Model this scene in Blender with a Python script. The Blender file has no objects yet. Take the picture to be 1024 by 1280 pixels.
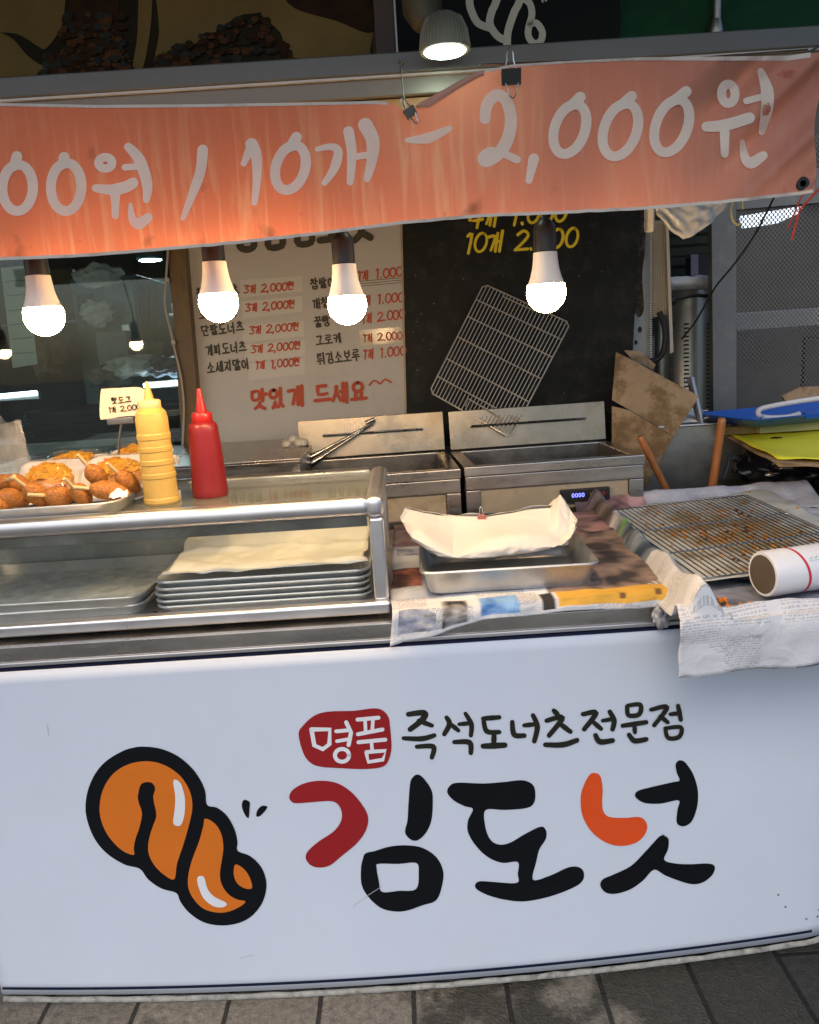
import bpy, bmesh, math, random
from mathutils import Vector, Matrix, geometry, noise
random.seed(7)
S = bpy.context.scene
R = math.radians
# ------------------------------------------------------------------ camera
CAM = Vector((0, 0, 1.45)); PITCH = R(12.0); ROLL = R(3.65); FPX = 1000.0
Fw = Vector((0, math.cos(PITCH), -math.sin(PITCH)))
R0 = Vector((1, 0, 0)); U0 = Vector((0, math.sin(PITCH), math.cos(PITCH)))
Rt = R0*math.cos(ROLL) - U0*math.sin(ROLL)
Up = R0*math.sin(ROLL) + U0*math.cos(ROLL)
cd = bpy.data.cameras.new('camera'); cam = bpy.data.objects.new('camera', cd)
S.collection.objects.link(cam); S.camera = cam
cd.sensor_fit = 'VERTICAL'; cd.sensor_height = 36.0; cd.lens = FPX/1280*36.0
cd.clip_start = .05; cd.clip_end = 500
m = Matrix((Rt, Up, -Fw)).transposed().to_4x4(); m.translation = CAM
cam.matrix_world = m
# ------------------------------------------------------------------ sky, sun, exposure
W = bpy.data.worlds.new("World"); S.world = W; W.use_nodes = True
nt = W.node_tree; nt.nodes.clear()
sky = nt.nodes.new('ShaderNodeTexSky'); sky.sky_type = 'NISHITA'; sky.sun_disc = False
sky.sun_elevation = R(52); sky.sun_rotation = R(195); sky.air_density = 1.0; sky.dust_density = 2.5; sky.ozone_density = 1.5
bg = nt.nodes.new('ShaderNodeBackground'); bg.inputs['Strength'].default_value = .13
wo = nt.nodes.new('ShaderNodeOutputWorld')
nt.links.new(sky.outputs[0], bg.inputs[0]); nt.links.new(bg.outputs[0], wo.inputs[0])
sd = bpy.data.lights.new('sun', 'SUN'); sd.energy = .45; sd.angle = R(40); sd.color = (1, .97, .93)
so = bpy.data.objects.new('sun', sd); S.collection.objects.link(so)
_az, _el = R(195), R(52)
sv = Vector((math.sin(_az)*math.cos(_el), math.cos(_az)*math.cos(_el), math.sin(_el)))
so.rotation_euler = sv.to_track_quat('Z', 'Y').to_euler(); so.location = (-1, -3, 6)
S.view_settings.view_transform = 'Standard'; S.view_settings.look = 'None'
S.view_settings.exposure = 0.55; S.view_settings.gamma = 1; S.view_settings.use_curve_mapping = False
S.cycles.max_bounces = 10; S.cycles.transparent_max_bounces = 16
BULB = 100.0

# ------------------------------------------------------------------ photo geometry (a pixel of the photograph to a point on a real plane)
def ray(x, y): return Fw + Rt*((x-512)/FPX) - Up*((y-640)/FPX)
def onY(x, y, Y): v = ray(x, y); return CAM + v*(Y/v.y)
def onZ(x, y, Z): v = ray(x, y); return CAM + v*((Z-CAM.z)/v.z)
def onSurf(x, y, f, Y=1.6):
    for _ in range(8):
        P = onY(x, y, Y); Y = f(P.x, P.z)
    return onY(x, y, Y)

# ------------------------------------------------------------------ materials
MATS = {}
def mat(name, col, rough=.5, metal=0, var=.12, vs=6, bump=0, bs=40, alpha=None, trans=0, ior=1.45, emit=None, es=1, coat=0, sss=0, dirt=None, dscale=3, damt=.5, dlo=.5, dhi=.72, rvar=.1, spec=.5, stretch=None):
    if name in MATS: return MATS[name]
    M = bpy.data.materials.new(name); M.use_nodes = True; t = M.node_tree; N = t.nodes; L = t.links
    b = N['Principled BSDF']
    b.inputs['Roughness'].default_value = rough; b.inputs['Metallic'].default_value = metal
    b.inputs['Transmission Weight'].default_value = trans; b.inputs['IOR'].default_value = ior
    b.inputs['Coat Weight'].default_value = coat; b.inputs['Specular IOR Level'].default_value = spec
    if sss: b.inputs['Subsurface Weight'].default_value = sss; b.inputs['Subsurface Radius'].default_value = (.02, .01, .005)
    if alpha is not None: b.inputs['Alpha'].default_value = alpha
    tc = N.new('ShaderNodeTexCoord'); mp = N.new('ShaderNodeMapping'); L.new(tc.outputs['Object'], mp.inputs[0])
    if stretch: mp.inputs['Scale'].default_value = stretch
    n1 = N.new('ShaderNodeTexNoise'); n1.inputs['Scale'].default_value = vs; n1.inputs['Detail'].default_value = 6; n1.inputs['Roughness'].default_value = .65
    L.new(mp.outputs[0], n1.inputs['Vector'])
    mr = N.new('ShaderNodeMapRange'); mr.inputs[1].default_value = .3; mr.inputs[2].default_value = .7
    mr.inputs[3].default_value = 1-var; mr.inputs[4].default_value = 1+var*.7
    L.new(n1.outputs[0], mr.inputs[0])
    mx = N.new('ShaderNodeVectorMath'); mx.operation = 'SCALE'; mx.inputs[0].default_value = col[:3]
    L.new(mr.outputs[0], mx.inputs['Scale'])
    last = mx.outputs[0]
    if dirt:
        n3 = N.new('ShaderNodeTexNoise'); n3.inputs['Scale'].default_value = dscale; n3.inputs['Detail'].default_value = 8; n3.inputs['Roughness'].default_value = .7
        L.new(tc.outputs['Object'], n3.inputs['Vector'])
        r3 = N.new('ShaderNodeMapRange'); r3.inputs[1].default_value = dlo; r3.inputs[2].default_value = dhi; r3.inputs[4].default_value = damt
        L.new(n3.outputs[0], r3.inputs[0])
        md = N.new('ShaderNodeMix'); md.data_type = 'RGBA'; L.new(r3.outputs[0], md.inputs['Factor']); L.new(last, md.inputs['A']); md.inputs['B'].default_value = (*dirt, 1)
        last = md.outputs['Result']
    L.new(last, b.inputs['Base Color'])
    if rvar:
        r2 = N.new('ShaderNodeMapRange'); r2.inputs[1].default_value = .25; r2.inputs[2].default_value = .75
        r2.inputs[3].default_value = max(.02, rough-rvar); r2.inputs[4].default_value = min(1, rough+rvar)
        L.new(n1.outputs[0], r2.inputs[0]); L.new(r2.outputs[0], b.inputs['Roughness'])
    if bump:
        n2 = N.new('ShaderNodeTexNoise'); n2.inputs['Scale'].default_value = bs; n2.inputs['Detail'].default_value = 5
        L.new(mp.outputs[0], n2.inputs['Vector'])
        bp = N.new('ShaderNodeBump'); bp.inputs['Strength'].default_value = bump; bp.inputs['Distance'].default_value = .01
        L.new(n2.outputs[0], bp.inputs['Height']); L.new(bp.outputs[0], b.inputs['Normal'])
    if emit: b.inputs['Emission Color'].default_value = (*emit, 1); b.inputs['Emission Strength'].default_value = es
    MATS[name] = M
    return M
def nodes_of(M): return M.node_tree.nodes, M.node_tree.links, M.node_tree.nodes['Principled BSDF']

vinyl = mat('white_vinyl', (.62, .665, .74), .5, spec=.25, var=.03, vs=2.5, dirt=(.5, .5, .47), dscale=2.2, damt=.12, bump=.03, bs=7)
ink_black = mat('black_print', (.006, .007, .009), .6, spec=.12, var=.1)
ink_red = mat('dark_red_print', (.30, .018, .02), .6, spec=.12, var=.05)
ink_orange = mat('orange_red_print', (.72, .085, .018), .6, spec=.12, var=.05)
ink_dough = mat('dough_orange_print', (.66, .17, .02), .6, spec=.12, var=.05)
ink_white = mat('white_print', (.74, .75, .77), .45, var=.04)
ink_navy = mat('navy_line_print', (.012, .015, .04), .6, spec=.12)
steel = mat('brushed_steel', (.50, .48, .45), .3, 1, var=.12, vs=5, bump=.012, bs=30, stretch=(1, 1, 5), dirt=(.25, .2, .13), dscale=6, damt=.35)
steel_dark = mat('dark_worn_steel', (.25, .24, .22), .38, 1, var=.3, vs=7, bump=.1, bs=30, dirt=(.1, .08, .05), dscale=5, damt=.6)
alu = mat('satin_aluminium', (.68, .68, .70), .33, .92, var=.06, vs=4, dirt=(.4, .36, .28), dscale=7, damt=.25)
alu_pan = mat('old_aluminium_pan', (.56, .56, .55), .42, .85, var=.18, vs=9, bump=.05, bs=60, dirt=(.2, .17, .11), dscale=9, damt=.45)
chrome = mat('chrome_wire', (.62, .60, .56), .2, 1, var=.1)
dark_wire = mat('dark_greasy_wire', (.07, .06, .05), .35, .85, var=.2)
blackp = mat('black_plastic', (.02, .02, .022), .4, var=.2)
rubber = mat('black_rubber', (.015, .015, .016), .55, var=.2)
parch = mat('parchment_paper', (.66, .60, .50), .62, var=.06, vs=5, bump=.05, bs=25, dirt=(.5, .42, .3), dscale=4, damt=.2)
card = mat('cardboard', (.44, .30, .165), .8, var=.16, vs=7, bump=.08, bs=60, dirt=(.21, .125, .05), dscale=5, damt=.95, dlo=.44, dhi=.54)
wood_h = mat('varnished_wood_handle', (.46, .17, .05), .35, var=.25, vs=14, stretch=(6, 6, 1), coat=.3)
greywall = mat('dark_grey_wall', (.06, .062, .06), .7, var=.3)
plaster = mat('stained_plaster', (.30, .27, .22), .8, var=.25, vs=3, dirt=(.1, .08, .05), dscale=2, damt=.6)

def glass_mat(name, tint=(1, 1, 1), rough=.02, refl=1.0, body=None, bfac=0):
    M = bpy.data.materials.new(name); M.use_nodes = True; N = M.node_tree.nodes; L = M.node_tree.links
    N.remove(N['Principled BSDF']); out = N['Material Output']
    tr = N.new('ShaderNodeBsdfTransparent'); tr.inputs[0].default_value = (*tint, 1)
    gl = N.new('ShaderNodeBsdfGlossy'); gl.inputs['Roughness'].default_value = rough
    fr = N.new('ShaderNodeFresnel'); ge = N.new('ShaderNodeNewGeometry'); io = N.new('ShaderNodeMapRange'); io.inputs[3].default_value = 1.52; io.inputs[4].default_value = 1/1.52; L.new(ge.outputs['Backfacing'], io.inputs[0]); L.new(io.outputs[0], fr.inputs[0])
    mu = N.new('ShaderNodeMath'); mu.operation = 'MULTIPLY'; mu.inputs[1].default_value = refl; L.new(fr.outputs[0], mu.inputs[0])
    mx = N.new('ShaderNodeMixShader'); L.new(mu.outputs[0], mx.inputs[0]); L.new(tr.outputs[0], mx.inputs[1]); L.new(gl.outputs[0], mx.inputs[2])
    last = mx.outputs[0]
    if body:
        tc = N.new('ShaderNodeTexCoord'); nz = N.new('ShaderNodeTexNoise'); nz.inputs['Scale'].default_value = 9; nz.inputs['Detail'].default_value = 7
        L.new(tc.outputs['Object'], nz.inputs['Vector'])
        mr = N.new('ShaderNodeMapRange'); mr.inputs[1].default_value = .35; mr.inputs[2].default_value = .75; mr.inputs[3].default_value = bfac*.4; mr.inputs[4].default_value = bfac*1.6
        L.new(nz.outputs[0], mr.inputs[0])
        df = N.new('ShaderNodeBsdfDiffuse'); df.inputs[0].default_value = (*body, 1)
        m2 = N.new('ShaderNodeMixShader'); L.new(mr.outputs[0], m2.inputs[0]); L.new(last, m2.inputs[1]); L.new(df.outputs[0], m2.inputs[2]); last = m2.outputs[0]
    L.new(last, out.inputs['Surface']); MATS[name] = M
    return M
glass = glass_mat('clear_glass', (.97, .98, .97), .02, .35, (.5, .5, .46), .012)
glass_top = glass_mat('smeared_glass', (.93, .95, .92), .06, 1.0, (.42, .42, .36), .12)
window_glass = glass_mat('window_glass', (.82, .92, .92), .02, .9, (.3, .34, .33), .03)
film = glass_mat('clear_plastic_film', (.97, .96, .95), .08, 1.1, (.8, .76, .7), .015)
bagfilm = glass_mat('crinkled_bag_film', (.96, .95, .93), .1, 1.2, (.8, .76, .7), .22)

# ------------------------------------------------------------------ mesh builder
class MB:
    def __init__(s): s.v = []; s.f = []; s.uv = []; s.mi = []; s.col = []; s.sm = []; s.wn = False
    def face(s, idx, mi=0, uv=None, sm=True):
        s.f.append(tuple(idx)); s.mi.append(mi); s.uv.append(uv); s.sm.append(sm)
    def poly(s, pts, mi=0):
        b = len(s.v); s.v += [Vector(p) for p in pts]; s.face(range(b, b+len(pts)), mi, None, False); return s
    def fbm(s, bm, mi=0, sm=True):
        b = len(s.v); bm.verts.index_update(); s.v += [v.co.copy() for v in bm.verts]
        for f in bm.faces: s.face([b+v.index for v in f.verts], mi, None, sm)
        bm.free(); return s
    def box(s, x0, x1, y0, y1, z0, z1, bev=0, seg=2, M=None, mi=0):
        bm = bmesh.new(); bmesh.ops.create_cube(bm, size=1)
        bmesh.ops.scale(bm, vec=(x1-x0, y1-y0, z1-z0), verts=bm.verts)
        bmesh.ops.translate(bm, vec=((x0+x1)/2, (y0+y1)/2, (z0+z1)/2), verts=bm.verts)
        if bev: s.wn = True
        if bev: bmesh.ops.bevel(bm, geom=bm.edges[:], offset=bev, segments=seg, affect='EDGES', profile=.5)
        if M: bmesh.ops.transform(bm, matrix=M, verts=bm.verts)
        return s.fbm(bm, mi)
    def grid(s, fn, nu, nv, col=None, mi=0, cu=False, flip=False):
        b = len(s.v); uvs = []
        for j in range(nv+1):
            for i in range(nu if cu else nu+1):
                u, v = i/nu, j/nv; s.v.append(Vector(fn(u, v))); uvs.append((u, v))
                if col: s.col.append(col(u, v))
        w = nu if cu else nu+1
        for j in range(nv):
            for i in range(nu):
                i2 = (i+1) % w if cu else i+1
                q = [b+j*w+i, b+j*w+i2, b+(j+1)*w+i2, b+(j+1)*w+i]
                uq = [(i/nu, j/nv), ((i+1)/nu, j/nv), ((i+1)/nu, (j+1)/nv), (i/nu, (j+1)/nv)]
                if flip: q.reverse(); uq.reverse()
                s.face(q, mi, uq)
        return s
    def tube(s, pts, r, n=8, cap=True, mi=0):
        pts = [Vector(p) for p in pts]; k = len(pts); rs = r if isinstance(r, (list, tuple)) else [r]*k
        b = len(s.v); nrm = None
        for i, p in enumerate(pts):
            t = (pts[min(i+1, k-1)]-pts[max(i-1, 0)])
            t = t.normalized() if t.length > 1e-9 else Vector((0, 0, 1))
            if nrm is None:
                a = Vector((0, 0, 1)) if abs(t.z) < .9 else Vector((1, 0, 0)); nrm = t.cross(a).normalized()
            else: nrm = (nrm - t*nrm.dot(t)); nrm = nrm.normalized() if nrm.length > 1e-6 else t.orthogonal().normalized()
            bn = t.cross(nrm)
            for j in range(n):
                a = 2*math.pi*j/n; s.v.append(p+(nrm*math.cos(a)+bn*math.sin(a))*rs[i])
        for i in range(k-1):
            for j in range(n):
                j2 = (j+1) % n; s.face([b+i*n+j, b+i*n+j2, b+(i+1)*n+j2, b+(i+1)*n+j], mi)
        if cap:
            s.face([b+j for j in reversed(range(n))], mi); s.face([b+(k-1)*n+j for j in range(n)], mi)
        return s
    def lathe(s, prof, c, axis=Vector((0, 0, 1)), n=28, mi=0, sq=1):
        axis = Vector(axis).normalized(); a = axis.orthogonal().normalized(); bn = axis.cross(a); c = Vector(c); b = len(s.v)
        for r, h in prof:
            for j in range(n):
                t = 2*math.pi*j/n; s.v.append(c+axis*h+(a*math.cos(t)+bn*math.sin(t)*sq)*r)
        for i in range(len(prof)-1):
            for j in range(n):
                j2 = (j+1) % n; s.face([b+i*n+j, b+i*n+j2, b+(i+1)*n+j2, b+(i+1)*n+j], mi)
        if prof[0][0] > 1e-4: s.face([b+j for j in reversed(range(n))], mi)
        if prof[-1][0] > 1e-4: s.face([b+(len(prof)-1)*n+j for j in range(n)], mi)
        return s
    def blob(s, c, r, sub=3, amp=.15, fr=3, sq=(1, 1, 1), M=None, mi=0, seed=0):
        bm = bmesh.new(); bmesh.ops.create_icosphere(bm, subdivisions=sub, radius=1)
        for v in bm.verts:
            d = noise.noise(v.co*fr+Vector((seed*3.1, seed*1.7, 0)))
            v.co *= 1+amp*d; v.co = Vector((v.co.x*sq[0], v.co.y*sq[1], v.co.z*sq[2]))*r
        if M: bmesh.ops.transform(bm, matrix=M, verts=bm.verts)
        bmesh.ops.translate(bm, vec=c, verts=bm.verts)
        return s.fbm(bm, mi)
    def build(s, name, mats, parent=None, flat=False, ang=40, loc=None, thick=0):
        if not isinstance(mats, (list, tuple)): mats = [mats]
        if parent is not None: off = wloc(parent)
        elif loc is not None: off = Vector(loc)
        else:
            xs = [v.x for v in s.v]; ys = [v.y for v in s.v]; zs = [v.z for v in s.v]
            off = Vector(((min(xs)+max(xs))/2, (min(ys)+max(ys))/2, min(zs)))
        me = bpy.data.meshes.new(name); me.from_pydata([v-off for v in s.v], [], s.f)
        for M in mats: me.materials.append(M)
        me.polygons.foreach_set('material_index', s.mi)
        if any(u is not None for u in s.uv):
            ul = me.uv_layers.new(name='UVMap'); k = 0
            for fi, f in enumerate(s.f):
                for q in range(len(f)):
                    if s.uv[fi]: ul.data[k].uv = s.uv[fi][q]
                    k += 1
        if len(s.col) == len(s.v) and s.col:
            ca = me.color_attributes.new('Print', 'FLOAT_COLOR', 'POINT')
            for i, c in enumerate(s.col): ca.data[i].color = (*c[:3], 1)
        me.update()
        if not flat:
            me.polygons.foreach_set('use_smooth', [bool(x) for x in s.sm]); me.set_sharp_from_angle(angle=R(ang))
        o = bpy.data.objects.new(name, me); S.collection.objects.link(o)
        if parent is not None: o.parent = parent; o.location = Vector((0, 0, 0))
        else: o.location = off
        WL[o.name] = off
        if s.wn:
            md = o.modifiers.new('weighted_normals', 'WEIGHTED_NORMAL'); md.keep_sharp = True; md.weight = 100
        if thick:
            md = o.modifiers.new('thickness', 'SOLIDIFY'); md.thickness = thick; md.offset = 0
        return o
WL = {}
def wloc(o): return WL[o.name]
def tag(o, label, cat, group=None):
    o['label'] = label; o['category'] = cat
    if group: o['group'] = group
    return o
def thing(name, label, cat, loc, group=None):
    o = bpy.data.objects.new(name, None); S.collection.objects.link(o); o.location = Vector(loc); o.empty_display_size = .05
    WL[o.name] = Vector(loc)
    return tag(o, label, cat, group)
def struct(o): o['kind'] = 'structure'; return o
def copy_thing(root, loc, rot=None, label=None, scale=None):
    r = root.copy(); S.collection.objects.link(r); r.location = loc
    if rot is not None: r.rotation_euler = rot
    if scale is not None: r.scale = (scale,)*3
    if label: r['label'] = label
    for ch in list(root.children):
        c = ch.copy(); S.collection.objects.link(c); c.parent = r
        for g in list(ch.children):
            d = g.copy(); S.collection.objects.link(d); d.parent = c
    WL[r.name] = Vector(loc)
    return r

# ------------------------------------------------------------------ lettering
def cr(pts, n=6, closed=False):
    P = [Vector(p[:2]) for p in pts]; k = len(P); out = []
    if k < 3 and not closed:
        return [P[0].lerp(P[-1], i/n) for i in range(n+1)]
    for i in range(k if closed else k-1):
        g = (lambda q: P[q % k]) if closed else (lambda q: P[max(0, min(k-1, q))])
        a, b, c, d = g(i-1), g(i), g(i+1), g(i+2)
        for j in range(n):
            t = j/n
            out.append(.5*((2*b)+(c-a)*t+(2*a-5*b+4*c-d)*t*t+(3*b-a-3*c+d)*t*t*t))
    if not closed: out.append(P[-1])
    return out
def stroke(mb, pts, w, fmap, mi=0, off=0.0, n=6, smooth=True, wob=0):
    """brush stroke in pixel space with rounded ends, laid on a surface by fmap(x, y, offset)"""
    c = cr(pts, n) if smooth else [Vector(p) for p in pts]
    k = len(c)
    ws = w if isinstance(w, (list, tuple)) else [w]
    W_ = []
    for i in range(k):
        t = i/(k-1)*(len(ws)-1); a = int(min(t, len(ws)-1)); b_ = min(a+1, len(ws)-1)
        W_.append((ws[a]*(1-(t-a))+ws[b_]*(t-a))*.5*(1+wob*noise.noise(Vector((c[i].x*.15, c[i].y*.15, off*900)))))
    L_, R_ = [], []
    for i in range(k):
        t = c[min(i+1, k-1)]-c[max(i-1, 0)]
        t = t.normalized() if t.length > 1e-9 else Vector((1, 0))
        nn = Vector((-t.y, t.x)); L_.append(c[i]+nn*W_[i]); R_.append(c[i]-nn*W_[i])
        if i == 0: t0 = t
    t1 = t
    b = len(mb.v)
    for i in range(k): mb.v.append(fmap(L_[i].x, L_[i].y, off)); mb.v.append(fmap(R_[i].x, R_[i].y, off))
    for i in range(k-1): mb.face([b+2*i, b+2*i+1, b+2*i+3, b+2*i+2], mi)
    for (e, t, idx) in ((0, -t0, (b, b+1)), (k-1, t1, (b+2*k-2, b+2*k-1))):
        nn = Vector((-t.y, t.x)); arc = []
        for j in range(1, 6):
            a = math.pi*j/6; p = c[e]+nn*W_[e]*math.cos(a)+t*W_[e]*math.sin(a)
            arc.append(len(mb.v)); mb.v.append(fmap(p.x, p.y, off))
        mb.face([idx[0]]+arc+[idx[1]] if e else [idx[1]]+arc+[idx[0]], mi)
def filled(mb, outer, holes, fmap, mi=0, off=0.0, n=5):
    loops = [cr(outer, n, True)]+[cr(h, n, True) for h in holes]
    flat = [p for l in loops for p in l]
    tris = geometry.tessellate_polygon([[Vector((p.x, p.y, 0)) for p in l] for l in loops])
    b = len(mb.v); mb.v += [fmap(p.x, p.y, off) for p in flat]
    for t in tris: mb.face([b+i for i in t], mi)
Zp = lambda pts, ox, oy, s: [(ox+p[0]*s, oy+p[1]*s) for p in pts]
def circ(cx, cy, rx, ry, a0=0, n=12): return [(cx+rx*math.cos(a0+2*math.pi*i/n), cy+ry*math.sin(a0+2*math.pi*i/n)) for i in range(n+1)]

def nz(x, y, z=0): return noise.noise(Vector((x, y, z)))
# hand lettering: jamo as strokes on the unit square (y down)
O_ = [circ(.5, .5, .42, .42, -1.5)]
CH = {'ㄱ': [[(.1, .15), (.85, .12), (.8, .5), (.6, .95)]], 'ㄴ': [[(.12, .1), (.14, .85), (.9, .82)]], 'ㄷ': [[(.1, .12), (.88, .1)], [(.12, .12), (.13, .88), (.92, .86)]],
      'ㄹ': [[(.1, .1), (.85, .08), (.83, .47), (.14, .5), (.13, .92), (.92, .9)]], 'ㅁ': [[(.12, .12), (.88, .1), (.86, .9), (.14, .92), (.12, .12)]],
      'ㅂ': [[(.12, .08), (.14, .92), (.86, .92), (.88, .06)], [(.14, .5), (.86, .48)]], 'ㅅ': [[(.5, .08), (.4, .5), (.05, .95)], [(.45, .45), (.95, .95)]],
      'ㅇ': O_, 'ㅈ': [[(.1, .12), (.88, .1), (.45, .55), (.05, .95)], [(.5, .5), (.95, .95)]], 'ㅊ': [[(.35, -.02), (.6, .03)], [(.08, .28), (.9, .25), (.45, .6), (.05, .98)], [(.5, .6), (.95, .98)]],
      'ㅋ': [[(.1, .12), (.86, .1), (.8, .5), (.6, .95)], [(.15, .5), (.82, .46)]], 'ㅌ': [[(.1, .1), (.9, .08)], [(.12, .1), (.13, .9), (.92, .88)], [(.14, .5), (.85, .47)]],
      'ㅍ': [[(.08, .12), (.92, .1)], [(.3, .12), (.33, .88)], [(.7, .12), (.67, .88)], [(.05, .9), (.95, .86)]], 'ㅎ': [[(.35, 0), (.62, .03)], [(.08, .25), (.92, .22)], circ(.5, .68, .3, .28)],
      'ㅏ': [[(.4, 0), (.42, 1)], [(.42, .45), (.95, .43)]], 'ㅐ': [[(.2, .05), (.22, .95)], [(.22, .48), (.75, .46)], [(.78, 0), (.78, 1)]],
      'ㅓ': [[(.05, .45), (.6, .43)], [(.62, 0), (.62, 1)]], 'ㅔ': [[(0, .45), (.4, .43)], [(.42, .05), (.42, .95)], [(.82, 0), (.82, 1)]], 'ㅕ': [[(.05, .32), (.6, .3)], [(.05, .6), (.6, .58)], [(.62, 0), (.62, 1)]],
      'ㅖ': [[(0, .32), (.4, .3)], [(0, .6), (.4, .58)], [(.42, .05), (.42, .95)], [(.82, 0), (.82, 1)]],
      'ㅣ': [[(.5, 0), (.5, 1)]], 'ㅗ': [[(.5, 0), (.5, .75)], [(0, .8), (1, .76)]], 'ㅛ': [[(.32, 0), (.34, .75)], [(.68, 0), (.66, .75)], [(0, .8), (1, .76)]],
      'ㅜ': [[(0, .25), (1, .2)], [(.5, .25), (.5, 1)]], 'ㅡ': [[(0, .5), (1, .46)]]}
for a, b in (('ㄲ', 'ㄱ'), ('ㅆ', 'ㅅ'), ('ㄸ', 'ㄷ'), ('ㅃ', 'ㅂ')): CH[a] = [[(x*.46, y) for x, y in s] for s in CH[b]]+[[(.54+x*.46, y) for x, y in s] for s in CH[b]]
DG = {'0': [circ(.5, .5, .36, .46, -1.2)], '1': [[(.3, .15), (.55, .02), (.5, 1)]], '2': [[(.15, .2), (.5, .02), (.82, .25), (.55, .6), (.12, .95)], [(.12, .95), (.9, .93)]],
      '3': [[(.15, .08), (.8, .08), (.4, .42), (.8, .6), (.65, .92), (.15, .92)]], '4': [[(.55, .02), (.1, .65), (.95, .62)], [(.65, .35), (.62, 1)]], ',': [[(.3, .9), (.2, 1.15)]], '.': [[(.28, .92), (.32, .98)]], '^': [[(.1, .35), (.5, .05), (.9, .35)]],
      '-': [[(.1, .5), (.9, .5)]]}
IN = 'ㄱㄲㄴㄷㄸㄹㅁㅂㅃㅅㅆㅇㅈㅉㅊㅋㅌㅍㅎ'; VO = 'ㅏㅐㅑㅒㅓㅔㅕㅖㅗㅘㅙㅚㅛㅜㅝㅞㅟㅠㅡㅢㅣ'
FI = ['', 'ㄱ', 'ㄲ', 'ㄳ', 'ㄴ', 'ㄵ', 'ㄶ', 'ㄷ', 'ㄹ', 'ㄺ', 'ㄻ', 'ㄼ', 'ㄽ', 'ㄾ', 'ㄿ', 'ㅀ', 'ㅁ', 'ㅂ', 'ㅄ', 'ㅅ', 'ㅆ', 'ㅇ', 'ㅈ', 'ㅊ', 'ㅋ', 'ㅌ', 'ㅍ', 'ㅎ']
CMP = {'ㅘ': ('ㅗ', 'ㅏ'), 'ㅝ': ('ㅜ', 'ㅓ'), 'ㅟ': ('ㅜ', 'ㅣ'), 'ㅚ': ('ㅗ', 'ㅣ'), 'ㅢ': ('ㅡ', 'ㅣ')}
def glyph(ch):
    """strokes on the unit square and advance"""
    def put(j, x0, y0, x1, y1): return [[(x0+p[0]*(x1-x0), y0+p[1]*(y1-y0)) for p in s] for s in CH.get(j, O_)]
    o = ord(ch)
    if 0xAC00 <= o <= 0xD7A3:
        o -= 0xAC00; a, v, f = IN[o//588], VO[(o % 588)//28], FI[o % 28]; h = .58 if f else 1.0; g = []
        if v in CMP:
            g += put(a, .02, 0, .58, h*.5)+put(CMP[v][0], 0, h*.55, .64, h*.98)+put(CMP[v][1], .6, 0, 1, h)
        elif v in 'ㅗㅛㅜㅠㅡ': g += put(a, .15, 0, .85, h*.55)+put(v, .02, h*.6, .98, h)
        else: g += put(a, 0, h*.08, .55, h*.92)+put(v, .52, 0, .98, h)
        if f: g += put(f, .2, .66, .9, 1)
        return g, 1.08
    if ch in DG: return DG[ch], {'1': .62, ',': .45, '.': .45}.get(ch, .8)
    return [], .5
def letter(mb, txt, p0, p1, h, w, fmap, mi=0, slant=0.0, jit=.03, off=0.0015):
    """hand-written line from p0 to p1 (left and right end of the line's centre), glyph height h in pixels"""
    adv = sum(glyph(c)[1] for c in txt); d = Vector((p1[0]-p0[0], p1[1]-p0[1])); x = 0; k = 0
    rng = random.Random(hash(txt) % 1 + len(txt)*31 + int(p0[0]*7+p0[1]))
    sx = d.length/adv; dn = d.normalized(); up = Vector((dn.y, -dn.x))
    for c in txt:
        g, a = glyph(c)
        for s in g:
            pts = []
            jx, jy = rng.uniform(-jit, jit), rng.uniform(-jit, jit)
            for q in s:
                yy = .5-(q[1]+jy); xx = (x+(q[0]*.92+jx))*sx
                P = Vector(p0)+dn*(xx+slant*yy*h)+up*(yy*h); pts.append((P.x, P.y))
            stroke(mb, pts, [w*rng.uniform(.85, 1.1), w*rng.uniform(.85, 1.1)], fmap, mi, off+.00012*k, 3 if len(s) > 3 else 2); k += 1
        x += a

def rrect(w, d, r, n=5):
    pts = []
    for (sx, sy, a0) in ((1, 1, 0), (-1, 1, 90), (-1, -1, 180), (1, -1, 270)):
        for j in range(n+1):
            a = R(a0+90*j/n); pts.append((sx*(w/2-r)+r*math.cos(a), sy*(d/2-r)+r*math.sin(a)))
    return pts
def loft(mb, secs, M=None, cap0=True, cap1=True, mi=0):
    """secs: (width, depth, corner radius, z, x shift, y shift); walls between successive rounded rectangles"""
    b = len(mb.v); n = None
    for s in secs:
        w, d, r, z = s[:4]; dx, dy = (s[4], s[5]) if len(s) > 4 else (0, 0)
        P = rrect(w, d, min(r, w/2-1e-4, d/2-1e-4)); n = len(P)
        for p in P:
            q = Vector((p[0]+dx, p[1]+dy, z)); mb.v.append(M @ q if M else q)
    for i in range(len(secs)-1):
        for j in range(n):
            j2 = (j+1) % n; mb.face([b+i*n+j, b+i*n+j2, b+(i+1)*n+j2, b+(i+1)*n+j], mi)
    if cap0: mb.face([b+j for j in reversed(range(n))], mi)
    if cap1: mb.face([b+(len(secs)-1)*n+j for j in range(n)], mi)
    return mb
def pan(mb, w, d, h, M, r=.03, t=.0025, rim=.006, flare=.012, mi=0):
    f = flare
    return loft(mb, [(w-2*f, d-2*f, r, 0), (w-.4*f, d-.4*f, r, h-rim), (w+rim*.6, d+rim*.6, r, h-rim*.9), (w+rim, d+rim, r, h-rim*.4), (w+rim*.5, d+rim*.5, r, h), (w-rim*.5, d-rim*.5, r, h), (w-rim, d-rim, r, h-rim*.3),
                     (w-2*f-2*t+.002, d-2*f-2*t+.002, r-t, t+.006), (w-2*f-2*t-.01, d-2*f-2*t-.01, r-t-.004, t)], M, mi=mi)
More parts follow.
